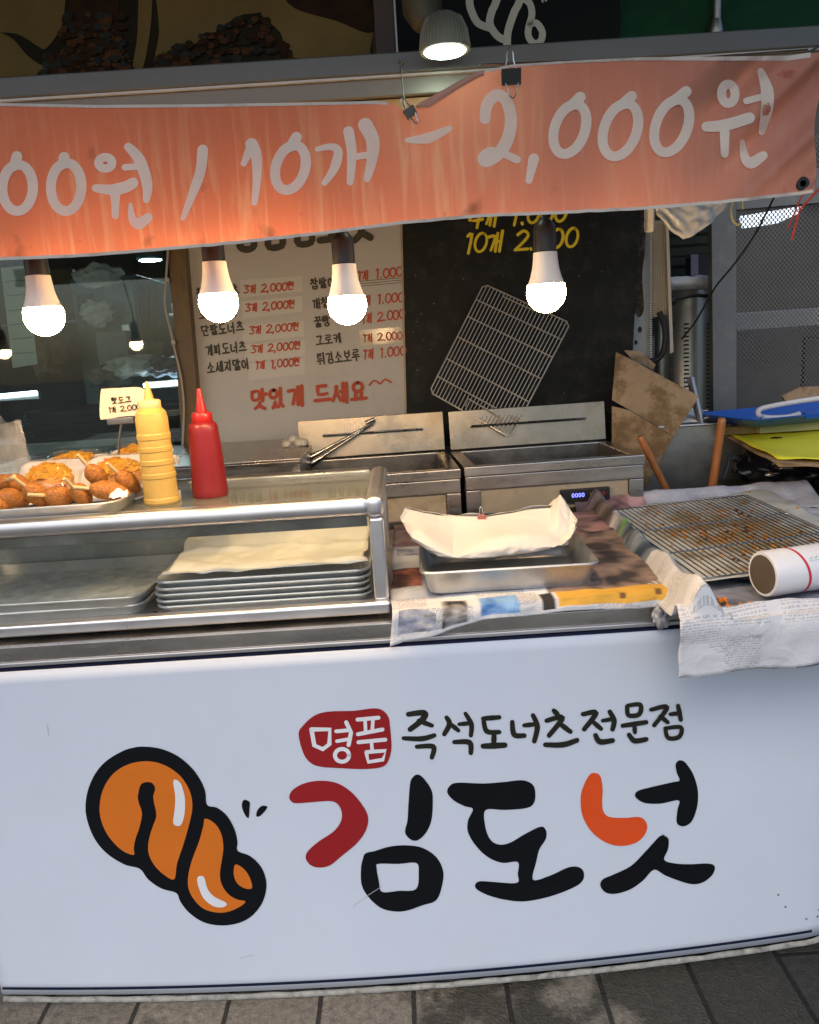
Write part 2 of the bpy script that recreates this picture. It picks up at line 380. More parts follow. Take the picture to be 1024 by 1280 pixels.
T = Matrix.Translation
def RZ(a): return Matrix.Rotation(R(a), 4, 'Z')
def RX(a): return Matrix.Rotation(R(a), 4, 'X')
def RY(a): return Matrix.Rotation(R(a), 4, 'Y')

# ================================================================== GROUND
def ground_mat():
    M = mat('wet_pavers', (.15, .144, .13), .7, var=.5, vs=60, bump=.6, bs=150); N, L, b = nodes_of(M)
    tc = N.new('ShaderNodeTexCoord'); mp = N.new('ShaderNodeMapping'); mp.inputs['Rotation'].default_value = (0, 0, R(90)); mp.inputs['Location'].default_value = (.13, .06, 0); L.new(tc.outputs['Object'], mp.inputs[0])
    br = N.new('ShaderNodeTexBrick'); br.inputs['Scale'].default_value = 1; br.inputs['Brick Width'].default_value = .42; br.inputs['Row Height'].default_value = .212
    br.inputs['Mortar Size'].default_value = .006; br.inputs['Mortar Smooth'].default_value = .35
    br.inputs['Color1'].default_value = (.85, .84, .8, 1); br.inputs['Color2'].default_value = (1.25, 1.2, 1.12, 1); br.inputs['Mortar'].default_value = (.16, .16, .15, 1)
    L.new(mp.outputs[0], br.inputs[0])
    old = b.inputs['Base Color'].links[0].from_socket
    mm = N.new('ShaderNodeMix'); mm.data_type = 'RGBA'; mm.blend_type = 'MULTIPLY'; mm.inputs['Factor'].default_value = 1
    L.new(old, mm.inputs['A']); L.new(br.outputs[0], mm.inputs['B'])
    # damp patches with their own outline
    wet = N.new('ShaderNodeTexNoise'); wet.inputs['Scale'].default_value = 2.1; wet.inputs['Detail'].default_value = 9; wet.inputs['Roughness'].default_value = .62; L.new(tc.outputs['Object'], wet.inputs['Vector'])
    sx = N.new('ShaderNodeSeparateXYZ'); L.new(tc.outputs['Object'], sx.inputs[0])
    ad = N.new('ShaderNodeMath'); ad.operation = 'MULTIPLY_ADD'; ad.inputs[1].default_value = .16; L.new(sx.outputs[0], ad.inputs[0]); L.new(wet.outputs[0], ad.inputs[2])
    wr = N.new('ShaderNodeMapRange'); wr.inputs[1].default_value = .46; wr.inputs[2].default_value = .52; L.new(ad.outputs[0], wr.inputs[0])
    m2 = N.new('ShaderNodeMix'); m2.data_type = 'RGBA'; m2.blend_type = 'MULTIPLY'; L.new(wr.outputs[0], m2.inputs['Factor']); L.new(mm.outputs['Result'], m2.inputs['A']); m2.inputs['B'].default_value = (.24, .25, .24, 1)
    L.new(m2.outputs['Result'], b.inputs['Base Color'])
    r2 = N.new('ShaderNodeMapRange'); r2.inputs[3].default_value = .75; r2.inputs[4].default_value = .3; L.new(wr.outputs[0], r2.inputs[0]); L.new(r2.outputs[0], b.inputs['Roughness'])
    bp = [n for n in N if n.type == 'BUMP'][0]; b2 = N.new('ShaderNodeBump'); b2.inputs['Distance'].default_value = .02; b2.inputs['Strength'].default_value = .6
    inv = N.new('ShaderNodeMath'); inv.operation = 'SUBTRACT'; inv.inputs[0].default_value = 1; L.new(br.outputs['Fac'], inv.inputs[1])
    L.new(inv.outputs[0], b2.inputs['Height']); L.new(bp.outputs[0], b2.inputs['Normal']); L.new(b2.outputs[0], b.inputs['Normal'])
    return M
g = MB(); g.poly([(-60, -60, 0), (60, -60, 0), (60, 60, 0), (-60, 60, 0)])
struct(g.build('paved_ground', ground_mat(), loc=(0, 0, 0)))

# ================================================================== COUNTER
PT = .827
def panel_y(x, z):
    yb = 1.568+.057*(x+.15)**2
    y = 1.6+(yb-1.6)*(1-max(0, min(1, z/PT)))
    return y+(max(0, x-.87)**2)*3.5
counter = thing('sales_counter', 'long white stall counter with a big doughnut logo and black brush lettering', 'counter', (0, 1.9, 0))
mb = MB()
PX0, PX1 = -1.022, 1.0
mb.grid(lambda u, v: (PX0+(PX1-PX0)*u, panel_y(PX0+(PX1-PX0)*u, .02+v*(PT-.022)), .02+v*(PT-.022)), 60, 24)
mb.build('front_panel', vinyl, counter, thick=.006)
mb = MB(); mb.grid(lambda u, v: (PX0+(PX1-PX0)*u, panel_y(PX0+(PX1-PX0)*u, .0)-.005+v*.006+.0015*nz(u*70, v*3), .001+v*(.010+.003*nz(u*40, 2))), 160, 2)
mb.build('floor_seal', mat('dirty_white_caulk', (.34, .33, .29), .8, dirt=(.07, .065, .05), dscale=34, damt=.95, var=.3, vs=40), counter, thick=.004)
def pmap(x, y, off): P = onSurf(x, y, panel_y); return Vector((P.x, P.y-.0045-off, P.z))
mb = MB()
for (za, zb) in ((.822, .8285), (.034, .041)):
    mb.grid(lambda u, v: (PX0+.004+(1.90 if za < .1 else 2.0)*u, panel_y(PX0+.004+(1.90 if za < .1 else 2.0)*u, za+v*(zb-za))-.0045, za+v*(zb-za)), 60, 1)
mb.build('border_line', ink_navy, counter)
# logo and lettering on the panel
k3 = .2734; z3 = lambda p: Zp(p, 80, 900, k3)
k4 = .29297; z4 = lambda p: Zp(p, 340, 860, k4)
k5 = .3125; z5 = lambda p: Zp(p, 600, 860, k5)
A_ = z3([(322, 610), (270, 590), (215, 535), (180, 470), (167, 400), (180, 320), (220, 250), (280, 205), (350, 185), (420, 187), (490, 215), (545, 262), (580, 325), (590, 390), (578, 460), (550, 560), (520, 650), (507, 721), (460, 700), (415, 655), (390, 600), (392, 540), (410, 480), (426, 430), (415, 370), (412, 340), (421, 310), (410, 285), (385, 278), (355, 290), (342, 340), (345, 370), (360, 420), (350, 480), (330, 540), (323, 580)])
B_ = z3([(648, 445), (690, 465), (720, 510), (731, 570), (725, 630), (716, 690), (722, 740), (750, 785), (790, 812), (832, 823), (800, 850), (750, 870), (700, 873), (640, 855), (595, 810), (572, 760), (572, 700), (590, 630), (620, 550), (640, 480)])
C_ = z3([(785, 655), (820, 670), (850, 710), (862, 760), (830, 763), (795, 740), (779, 700)])
SIL = z3([(370, 117), (450, 128), (530, 165), (600, 230), (645, 310), (656, 382), (700, 395), (745, 430), (780, 490), (795, 550), (796, 592), (850, 615), (895, 655), (922, 710), (926, 770), (905, 835), (860, 890), (800, 922), (720, 933), (640, 918), (575, 875), (535, 825), (516, 785), (450, 765), (390, 725), (350, 675), (280, 655), (200, 605), (145, 540), (112, 460), (102, 390), (115, 310), (150, 235), (200, 180), (270, 138), (320, 122)])
D_ = z3([(503, 275), (520, 268), (540, 290), (556, 350), (555, 420), (540, 470), (518, 477), (503, 460), (510, 400), (512, 340)])
E_ = z3([(613, 715), (628, 705), (645, 715), (660, 765), (690, 800), (740, 825), (745, 840), (720, 849), (680, 840), (640, 805), (617, 750)])
mb = MB()
filled(mb, SIL, [], pmap, 0, 0.0)
for q in (A_, B_, C_): filled(mb, q, [], pmap, 1, .0006)
for q in (D_, E_): filled(mb, q, [], pmap, 2, .0012)
filled(mb, z3([(825, 360), (850, 370), (850, 400), (845, 443), (825, 420), (815, 385)]), [], pmap, 0)
filled(mb, z3([(882, 435), (885, 410), (905, 388), (930, 390), (925, 405), (900, 432)]), [], pmap, 0)
mb.build('doughnut_logo', [ink_black, ink_dough, ink_white], counter)
mb = MB()
filled(mb, z4([(115, 190), (135, 155), (180, 115), (240, 97), (350, 93), (430, 83), (470, 90), (497, 120), (505, 170), (510, 250), (497, 305), (470, 332), (400, 341), (300, 338), (200, 330), (155, 305), (130, 260)]), [], pmap, 0)
k = 0
for pts, w in (([(170, 172), (248, 172), (246, 235), (218, 256), (182, 240), (170, 172)], 19), ([(275, 180), (322, 176)], 16), ([(278, 222), (325, 214)], 15), ([(318, 142), (338, 185), (328, 238)], 18), (circ(300, 282, 30, 27), 17),
               ([(366, 130), (455, 122)], 17), ([(398, 132), (400, 175)], 15), ([(432, 130), (428, 178)], 15), ([(368, 192), (472, 172)], 17), ([(370, 226), (484, 215)], 17), ([(425, 222), (428, 256)], 15), ([(403, 268), (412, 310), (474, 300), (486, 262), (403, 268)], 17)):
    k += 1; stroke(mb, z4(pts), w*k4, pmap, 1, .0006+k*.00005, smooth=len(pts) > 6)
mb.build('red_seal', [ink_red, ink_white], counter)
mb = MB(); k = 0
for pts, w in (([(582, 108), (650, 102), (640, 132), (590, 172)], 25), ([(625, 135), (682, 156)], 20), ([(562, 210), (640, 212), (692, 198)], 21), ([(618, 246), (688, 246), (682, 292)], 21),
               ([(745, 122), (757, 150), (735, 192)], 22), ([(762, 150), (795, 177)], 19), ([(798, 150), (845, 146)], 18), ([(825, 105), (850, 150), (848, 198)], 20), ([(778, 226), (842, 228), (848, 272)], 22)):
    k += 1; stroke(mb, z4(pts), [w*k4*.85, w*k4*1.1, w*k4*.9], pmap, 0, k*.00005)
for pts, w in (([(12, 118), (76, 113)], 19), ([(13, 118), (26, 168), (76, 172)], 19), ([(56, 178), (54, 218)], 20), ([(12, 228), (98, 224)], 23),
               ([(128, 132), (136, 182), (176, 186)], 20), ([(176, 145), (214, 141)], 18), ([(211, 105), (228, 150), (216, 208)], 20), ([(294, 86), (308, 100)], 20), ([(265, 126), (328, 114), (275, 185)], 20), ([(318, 138), (360, 170)], 19), ([(260, 222), (330, 222), (386, 204)], 21),
               ([(410, 100), (462, 95), (415, 160)], 20), ([(452, 132), (482, 158)], 18), ([(488, 126), (526, 120)], 16), ([(517, 90), (534, 125), (528, 160)], 20), ([(460, 184), (478, 210), (528, 205)], 21),
               ([(588, 66), (638, 62), (634, 100), (592, 104), (586, 70)], 18), ([(568, 146), (662, 132)], 19), ([(615, 142), (617, 172)], 17), ([(594, 182), (616, 206), (662, 200)], 20),
               ([(682, 82), (745, 72), (694, 144)], 18), ([(718, 108), (748, 132)], 17), ([(758, 100), (796, 96)], 16), ([(789, 66), (800, 122)], 18), ([(738, 156), (800, 152), (793, 190), (750, 194), (738, 158)], 17)):
    k += 1; stroke(mb, z5(pts), [w*k5*.9, w*k5*1.1, w*k5*.95], pmap, 0, k*.00005)
mb.build('small_lettering', mat('dark_olive_print', (.022, .022, .016), .6, spec=.12), counter)
mb = MB()
filled(mb, z4([(75, 460), (90, 430), (140, 402), (210, 391), (280, 402), (340, 440), (390, 500), (411, 550), (400, 605), (360, 660), (300, 710), (250, 750), (205, 761), (165, 750), (145, 720), (155, 690), (200, 650), (260, 610), (292, 570), (299, 530), (285, 495), (255, 478), (200, 480), (110, 487), (85, 480)]), [], pmap, 1)
filled(mb, z4([(620, 365), (645, 378), (680, 430), (686, 480), (680, 560), (655, 615), (620, 645), (590, 640), (568, 610), (578, 560), (583, 480), (590, 400), (602, 375)]), [], pmap, 0)
filled(mb, z4([(400, 700), (440, 690), (500, 672), (570, 666), (640, 676), (700, 715), (730, 775), (725, 840), (700, 900), (640, 922), (580, 943), (530, 948), (470, 935), (420, 895), (385, 840), (380, 770), (388, 725)]),
       [z4([(447, 762), (455, 745), (540, 745), (615, 741), (626, 780), (615, 852), (540, 860), (470, 864), (457, 820)])], pmap, 0)
filled(mb, [(559, 989), (563, 980), (574, 977), (604, 978), (631, 976), (653, 974), (666, 980), (669, 993), (666, 1004), (656, 1009), (630, 1011), (607, 1011), (606, 1029), (612, 1047), (623, 1054), (637, 1052), (656, 1041), (675, 1032), (682, 1036), (682, 1047), (674, 1060), (670, 1076), (666, 1098), (687, 1093), (709, 1083), (722, 1082), (729, 1088), (728, 1099), (716, 1108), (687, 1119), (656, 1125), (631, 1123), (609, 1117), (596, 1110), (594, 1104), (600, 1100), (619, 1101), (646, 1102), (647, 1091), (647, 1076), (628, 1077), (610, 1070), (595, 1056), (585, 1039), (585, 1024), (591, 1010), (580, 1006), (567, 999)], [], pmap, 0)
filled(mb, z5([(435, 345), (460, 336), (480, 350), (489, 400), (487, 460), (495, 495), (520, 512), (580, 515), (630, 511), (655, 522), (667, 550), (655, 585), (620, 615), (560, 627), (500, 612), (445, 570), (410, 510), (401, 450), (408, 400)]), [], pmap, 2)
filled(mb, z5([(800, 285), (820, 295), (850, 340), (868, 400), (868, 460), (850, 520), (825, 545), (800, 547), (784, 530), (788, 480), (792, 445), (720, 458), (660, 456), (628, 440), (618, 422), (635, 405), (700, 388), (770, 372), (796, 365), (785, 335), (780, 305), (787, 290)]), [], pmap, 0)
filled(mb, z5([(735, 583), (752, 600), (750, 640), (735, 682), (780, 697), (840, 700), (900, 697), (930, 702), (937, 718), (925, 745), (890, 772), (850, 780), (800, 768), (740, 745), (694, 722), (650, 765), (600, 800), (540, 818), (500, 812), (480, 785), (490, 760), (530, 742), (600, 708), (650, 660), (700, 605), (715, 590)]), [], pmap, 0)
mb.build('large_lettering', [ink_black, ink_red, ink_orange], counter)
mb = MB()
for q in ([(441, 1132), (455, 1121), (478, 1106)], [(300, 1196), (318, 1192)], [(826, 1040), (836, 1047)], [(60, 905), (62, 918)]): mb = MB(); stroke(mb, q, .6, pmap); mb.build('scratch', mat('grey_scratch', (.44, .475, .53), .7), counter)
# steel band, trim, deck and carcass
mb = MB(); mb.box(-1.6, 1.45, 1.598, 1.612, .8290, .838, .002); mb.build('trim_strip', alu, counter)
mb = MB(); mb.box(-1.6, 1.45, 1.604, 1.62, .838, .872, .002); mb.build('edge_band', steel, counter)
mb = MB(); mb.box(-1.6, 1.45, 1.622, 2.48, .848, .870, .003); mb.build('deck', steel_dark, counter)
mb = MB(); mb.box(-1.6, 1.42, 1.70, 2.46, .02, .846, .0); mb.build('carcass', greywall, counter)
# small dirt specks splashed low on the panel's right side
mb = MB(); rng = random.Random(3)
for (x, y) in ((972, 1117), (981, 1132), (1007, 1147), (1021, 1144), (1023, 1136)): mb = MB(); filled(mb, circ(x, y, rng.uniform(1, 2), rng.uniform(.7, 1.2), n=7)[:-1], [], pmap); mb.build('dirt_speck', mat('dried_mud', (.08, .07, .06), .9), counter)

# ================================================================== DISPLAY CASE
case = thing('display_case', 'long glass display case with rounded aluminium rails on the counter', 'display case', (-.55, 1.9, .872))
CX0, CX1, CY0, CY1 = -1.5, -.052, 1.655, 2.12
mb = MB(); mb.box(CX0, CX1, CY0-.012, CY0+.02, .878, .907, .008, 3); mb.build('base_rail', alu, case)
mb = MB(); mb.box(CX0, CX1-.03, CY0+.003, CY0+.045, 1.092, 1.134, .018, 4); mb.build('front_rail', alu, case)
mb = MB(); mb.box(CX1-.042, CX1-.002, CY0+.002, CY0+.046, 1.088, 1.1355, .016, 4); mb.build('corner_cap', alu, case)
mb = MB(); mb.box(CX1-.036, CX1-.004, CY0+.004, CY0+.034, .905, 1.089, .007, 3); mb.build('corner_post', alu, case)
mb = MB(); mb.box(CX1-.042, CX1-.001, CY0+.046, CY1, 1.094, 1.132, .016, 4); mb.build('end_rail', alu, case)
mb = MB(); mb.box(CX0, CX1-.042, CY1-.03, CY1, 1.095, 1.131, .012, 3); mb.box(CX1-.034, CX1-.006, CY1-.03, CY1-.002, .905, 1.094, .006); mb.build('rear_frame', alu, case)
mb = MB(); mb.box(CX0, CX1-.04, CY0+.046, CY1-.03, 1.119, 1.126, 0); mb.build('glass_top', glass_top, case)
mb = MB(); mb.box(CX0, CX1-.036, CY0+.016, CY0+.021, .907, 1.092, 0); mb.build('front_glass', glass, case)
mb = MB(); mb.box(CX1-.024, CX1-.014, CY0+.036, CY1-.03, .905, 1.094, 0)
mb.build('end_panel', mat('milky_end_panel', (.55, .55, .5), .35, var=.15, dirt=(.35, .28, .18), dscale=6, damt=.5), case)
mb = MB(); mb.box(CX0, CX1-.03, CY0+.022, CY1, .876, .889, .002); mb.build('case_floor', steel, case)
mb = MB(); mb.box(CX0, CX1-.036, CY1-.02, CY1-.012, .889, 1.095, 0); mb.build('rear_door', mat('dull_rear_door', (.30, .31, .29), .25, var=.2, vs=4, spec=.6), case)
mb = MB(); mb.box(CX0, CX1-.04, CY0+.024, CY0+.03, 1.068, 1.091, .001); mb.build('inner_strip', steel_dark, case)

# trays in the case
def tray(name, label, cx, cy, z, w, d, h, material, rz=0, tilt=0, group=None):
    mb = MB(); pan(mb, w, d, h, T((cx, cy, z)) @ RZ(rz) @ RX(tilt)); o = mb.build(name, material, loc=(cx, cy, z)); return tag(o, label, 'tray', group)
ords = ['lowest', 'second lowest', 'middle', 'second highest', 'topmost']
TW, TD = .478, .34
tin = mat('pale_tray_aluminium', (.62, .62, .61), .38, .55, var=.1, vs=9, dirt=(.3, .27, .2), dscale=14, damt=.4)
for i in range(5):
    tray('baking_tray', f'{ords[i]} tray of the five shiny trays stacked under cream paper in the glass case', -.335+.004*random.uniform(-1, 1), 1.872+.003*random.uniform(-1, 1), .8895+i*.0145, TW, TD, .0185 if i else .021, tin, random.uniform(-.5, .5), group='stacked trays under the cream paper')
def papersheet(u, v):
    x = -.56+.455*u; y = 1.72+.30*v
    z = .972+.01*v+.035*max(0, v-.55)**1.5*3+.006*noise.noise(Vector((x*9, y*9, 1)))+.012*max(0, v-.62)*noise.noise(Vector((x*14, y*20, 4)))
    z += .014*abs(nz(x*9+y*9, y*7-x*5, 2))+.007*abs(nz(x*21-y*14, y*13+x*9, 6))*(.4+v)
    z += .006*math.exp(-((v-.55-.06*math.sin(u*5))/.05)**2)
    x += .012*noise.noise(Vector((y*12, 0, u)))*abs(u-.5)*2; y += .01*noise.noise(Vector((x*11, 3, 0)))
    return (x, y, z)
mb = MB(); mb.grid(papersheet, 60, 44); o = mb.build('parchment_sheet', mat('cream_lining_paper', (.86, .82, .74), .65, var=.05, vs=5, bump=.5, bs=11, dirt=(.7, .6, .4), dscale=4, damt=.25), thick=.0006)
tag(o, 'crumpled cream paper sheet covering the stack of trays inside the glass case', 'paper')
fl = mat('floured_tray_bottom', (.64, .66, .62), .5, .1, var=.4, vs=24, dirt=(.72, .73, .68), dscale=16, damt=.6)
tray('baking_tray', 'lower dark tray at the left inside the glass case, under the floured one', -.86, 1.886, .8895, .50, .35, .026, tin, .6)
o = tray('baking_tray', 'flour-dusted empty tray on top of another at the left inside the glass case', -.862, 1.88, .912, .51, .36, .027, tin, -.4)

mb = MB(); mb.grid(lambda u, v: (-.862+(u-.5)*.462, 1.88+(v-.5)*.312, .9165+.0015*nz(u*9, v*9)), 20, 14); mb.build('flour_layer', fl, o)

# ================================================================== ON TOP OF THE CASE
GZ = 1.1262
fried = mat('fried_batter', (.43, .165, .03), .55, var=.4, vs=30, bump=.6, bs=160, coat=.08, dirt=(.12, .032, .008), dscale=24, damt=.7)
stickm = mat('bamboo_stick', (.62, .47, .25), .6, var=.15, vs=30)
SRV = T((-.93, 1.855, GZ))
mb = MB(); pan(mb, .60, .345, .028, SRV @ RZ(1.5), r=.045)
o = mb.build('serving_tray', alu_pan, loc=(-.93, 1.855, GZ)); tag(o, 'silver metal tray of corn dogs and wrapped buns on top of the glass case', 'tray')

def corn_dog(px, py, Y, L, r, tip, label, stick_l=.03, seed=0):
    """tip: direction of the stick end, the dog's stick end sits at the pixel's place"""
    P = onY(px, py, Y); tip = Vector(tip).normalized()
    L *= .93; r *= .93; P.z -= .004
    o = thing('corn_dog', label, 'corn dog', P, 'corn dogs heaped on the silver tray')
    mb = MB(); prof = []
    for i in range(15):
        t = i/14; a = math.pi*t
        prof.append((r*(math.sin(a)**.62)*(1-.12*math.cos(a)), L*(t-.5)))
    mb.lathe(prof, P, tip, 22)
    for v in mb.v: v += (v-P).normalized()*.0016*noise.noise(v*95+Vector((seed*5, 0, 0)))+Vector((0, 0, 1))*.003*noise.noise(v*30+Vector((0, seed*3, 0)))
    mb.build('batter', fried, o)
    mb = MB(); e = P+tip*(L*.40); mb.tube([e, e+tip*stick_l*.5, e+tip*(stick_l+.01)], [.0043, .0043, .004], 8); mb.build('stick', stickm, o)
    return o
DOGS = [(15, 621, 1.765, .085, .0235, (-.85, -.5, .35), 'front corn dog second from the left end, its stick pointing left'),
        (46, 616, 1.76, .088, .0245, (-.35, -.75, .75), 'front corn dog with its stick pointing up towards the left, third from the left end'),
        (75, 618, 1.765, .08, .024, (-.75, -.75, .25), 'front corn dog in the middle of the row below the left wrapped bun'),
        (102, 616, 1.765, .075, .0225, (-.2, -.75, .7), 'small corn dog between the two wrapped buns, stick pointing up at the front'),
        (137, 611, 1.77, .10, .024, (-.9, -.45, .25), 'long corn dog lying sideways beside the white paper scrap on the tray'),
        (121, 594, 1.815, .085, .023, (-.35, -.6, .95), 'corn dog standing up behind the long one, in front of the right wrapped bun'),
        (160, 601, 1.81, .09, .024, (-.4, -.7, .85), 'corn dog at the back right of the heap, nearest the mustard bottle'),
        (22, 603, 1.81, .085, .0235, (-.6, -.7, .5), 'back corn dog lying below the left wrapped bun, partly behind the front row'),
        (0, 603, 1.80, .085, .0235, (.75, -.55, .3), 'back corn dog at the left edge of the photo with its stick pointing right'),
        (-4, 628, 1.745, .085, .0235, (-.6, -.7, .2), 'front corn dog cut off by the left edge of the photo')]
for i, d in enumerate(DOGS): corn_dog(*d, seed=i+1)
mb = MB(); P = onY(146, 619, 1.742)
mb.grid(lambda u, v: (P.x-.018+.04*u+.004*noise.noise(Vector((u*5, v*5, 2))), P.y+.012*v, P.z-.006+.02*v*(1-abs(u-.5))+.006*noise.noise(Vector((u*6, v*6, 0)))), 10, 8)
tag(mb.build('paper_scrap', mat('white_paper', (.78, .76, .72), .7), thick=.0005), 'small white paper scrap tucked by the corn dogs on the silver tray', 'paper scrap')

foam = mat('white_foam', (.86, .83, .78), .6, var=.04, sss=.15)
bunm = mat('golden_filling', (.85, .42, .03), .4, var=.45, vs=35, bump=.5, bs=120, dirt=(.75, .12, .01), dscale=32, damt=.85, coat=.3)
sauce = mat('red_sauce', (.30, .035, .01), .25, var=.3, vs=20, coat=.5)
cabb = mat('golden_bun_bread', (.60, .30, .09), .5, var=.3, vs=30, bump=.4, bs=90, dirt=(.5, .25, .07), dscale=20, damt=.6)
def bun_tray(cx, cy, cz, w, d, tilt, rz, lab, blab):
    Mx = T((cx, cy, cz)) @ RZ(rz) @ RX(tilt)
    mb = MB(); pan(mb, w, d, .022, Mx, r=.022, t=.003, rim=.005, flare=.012)
    ft = thing('foam_tray', lab, 'foam tray', (cx, cy, cz), 'foam trays of wrapped buns')
    mb.build('tray_body', foam, ft)
    mb = MB()
    def wrap(u, v):
        x = (u-.5)*w*1.0; y = (v-.5)*d*1.0
        h = .024+.032*max(0, 1-(2*u-1)**4)*max(0, 1-(2*v-1)**4)+.0018*noise.noise(Vector((x*70, y*70, cx*9)))*1.6
        return Mx @ Vector((x, y, h))
    mb.grid(wrap, 26, 26); mb.build('cling_film', film, ft)
    bt = thing('stuffed_bun', blab, 'bun', Mx @ Vector((0, 0, .004)), 'stuffed buns under cling film')
    mb = MB(); mb.blob(Mx @ Vector((0, 0, .022)), 1, 4, .12, 3, (w*.36, d*.31, .020), Mx.to_3x3().to_4x4(), seed=cx*10); mb.build('bun', cabb, bt)
    mb = MB(); mb.blob(Mx @ Vector((0, d*.10, .032)), 1, 4, .25, 5, (w*.33, d*.24, .017), Mx.to_3x3().to_4x4(), seed=cx*20+3)
    rg = random.Random(int(cx*100))
    for i in range(64):
        a, b_ = rg.uniform(-.31, .31)*w, rg.uniform(-.14, .28)*d
        q = Vector((a, b_, .046-.9*abs(a)*abs(a)/w*1.2)); dv = Vector((rg.uniform(-1, 1), rg.uniform(-.5, .5), rg.uniform(-.2, .3)))*.011
        mb.tube([Mx @ (q-dv), Mx @ (q+Vector((0, 0, .003))), Mx @ (q+dv)], .0017, 5)
    mb.build('shredded_topping', bunm, bt)
    mb = MB(); mb.tube([Mx @ Vector((-w*.30+w*.6*i/10, -d*.17-.016*math.sin(math.pi*i/10), .030+.003*math.sin(i))) for i in range(11)], [.002]+[.0055]*9+[.002], 8); mb.build('sauce', sauce, bt)
bun_tray(-.852, 1.905, 1.162, .155, .135, 38, 2, 'white foam tray at the front left, wrapped in film, behind the corn dogs', 'stuffed bun with orange shreds and red sauce in the front left foam tray')
bun_tray(-.690, 1.905, 1.162, .165, .14, 38, -2, 'white foam tray at the front right, wrapped in film, next to the mustard bottle', 'stuffed bun with orange shreds in the front right foam tray beside the mustard bottle')
bun_tray(-.83, 1.99, 1.178, .16, .12, 20, 1, 'white foam tray at the back left, mostly hidden by the front left one', 'stuffed bun in the back left foam tray, only its orange top showing')
bun_tray(-.675, 2.01, 1.184, .16, .12, 20, -3, 'white foam tray at the back right, behind the mustard bottle', 'stuffed bun in the back right foam tray, mostly hidden')

# squeeze bottles
P = onZ(203, 628, GZ)
mus = thing('mustard_bottle', 'ribbed yellow squeeze bottle of mustard with a pointed nozzle on the glass case', 'bottle', P)
ym = mat('yellow_bottle_plastic', (.50, .33, .085), .42, var=.06, vs=5, sss=.1); yl = mat('pale_yellow_cap', (.58, .46, .22), .42, var=.06)
prof = [(.0005, 0), (.0375, 0), (.0395, .004), (.0395, .012), (.038, .015), (.037, .058), (.0385, .060), (.0385, .069), (.037, .071), (.0365, .088), (.038, .090), (.038, .099), (.0365, .101), (.036, .118), (.0375, .12), (.0375, .129), (.036, .131), (.0355, .145), (.037, .147), (.037, .157), (.0355, .160), (.0355, .192), (.033, .205), (.026, .214), (.022, .217), (.0005, .2175)]
mb = MB(); mb.lathe(prof, P, n=36); mb.build('bottle_body', ym, mus, ang=22)
mb = MB(); mb.lathe([(.0235, .214), (.0245, .216), (.0245, .230), (.022, .233), (.011, .235), (.0005, .236)], P, n=32); mb.build('cap', yl, mus)
mb = MB(); mb.lathe([(.011, .233), (.009, .245), (.005, .262), (.0025, .274), (.0005, .2745)], P, n=20); mb.build('nozzle', ym, mus)
P = onZ(264, 620, GZ)
ket = thing('ketchup_bottle', 'red ketchup squeeze bottle on the glass case', 'bottle', P)
rm = mat('red_bottle_plastic', (.19, .010, .014), .38, var=.08, vs=5, sss=.05); rc = mat('bright_red_cap', (.33, .012, .011), .32, var=.06)
mb = MB(); mb.lathe([(.0005, 0), (.038, 0), (.0405, .004), (.041, .015), (.036, .12), (.0335, .15), (.033, .162), (.030, .170), (.022, .176), (.0005, .177)], P, n=36); mb.build('bottle_body', rm, ket)
mb = MB(); mb.lathe([(.0225, .174), (.0235, .177), (.023, .192), (.021, .195), (.0125, .197), (.011, .21), (.0075, .226), (.0062, .243), (.0045, .249), (.0005, .250)], P, n=28); mb.build('cap', rc, ket)
# bits of tissue beside the mustard bottle
for (px, py, zz, lab) in ((222, 612, .0, 'torn white tissue bit lying at the foot of the mustard bottle'), (221, 571, .0, 'white tissue bit sticking out behind the mustard bottle')):
    Pq = onZ(px, 622, GZ) if py > 600 else onY(px, py+8, 1.9)
    mb = MB(); mb.grid(lambda u, v: (Pq.x-.01+.018*u, Pq.y+.006*v+.004*noise.noise(Vector((u*4, v*4, px))), Pq.z+.022*v-.006*u+.004*noise.noise(Vector((u*6, v*6, px)))), 7, 7)
    tag(mb.build('tissue_scrap', mat('white_paper', 0), thick=.0005), lab, 'tissue')
# price tag on a small stand
base = onZ(150, 602, GZ); tg = thing('price_tag', 'small rounded paper price tag on a thin stand behind the mustard bottle', 'price tag', (base.x, 1.95, GZ))
ty = 1.95
mb = MB(); c = cr([(126, 490), (131, 486), (150, 485), (172, 484), (180, 487), (183, 492), (184, 512), (180, 518), (150, 521), (131, 524), (125, 521)], 4, True)
b0 = [onY(p.x, p.y, ty) for p in c]; n = len(b0); mb.v += b0+[p+Vector((0, .003, 0)) for p in b0]
mb.face(range(n), 0, None, False); mb.face([n+i for i in reversed(range(n))], 0, None, False)
for i in range(n): mb.face([i, (i+1) % n, n+(i+1) % n, n+i])
mb.build('card', mat('cream_card', (.78, .66, .50), .5, var=.05), tg)
tmap = lambda x, y, off: onY(x, y, ty-.001-off)
mb = MB(); letter(mb, '핫도그', (139, 501), (165, 499), 8, 1.3, tmap); letter(mb, '1개 2,000', (134, 513), (176, 508), 7, 1.1, tmap)
mb.build('lettering', ink_black, tg)
mb = MB(); mb.tube([onY(152, 528, ty+.004), onY(149, 552, ty+.006), onY(148, 585, ty+.01)], .0028, 8); P = onY(152, 526, ty+.002); mb.box(P.x-.035, P.x+.03, P.y-.003, P.y+.006, P.z-.008, P.z+.008, .002)
q = onY(148, 588, ty+.01); mb.box(q.x-.025, q.x+.025, q.y-.02, q.y+.02, GZ, GZ+.004, .001); mb.tube([(q.x, q.y, GZ+.003), onY(148, 585, ty+.01)], .0028, 8); mb.build('stand', steel_dark, tg)
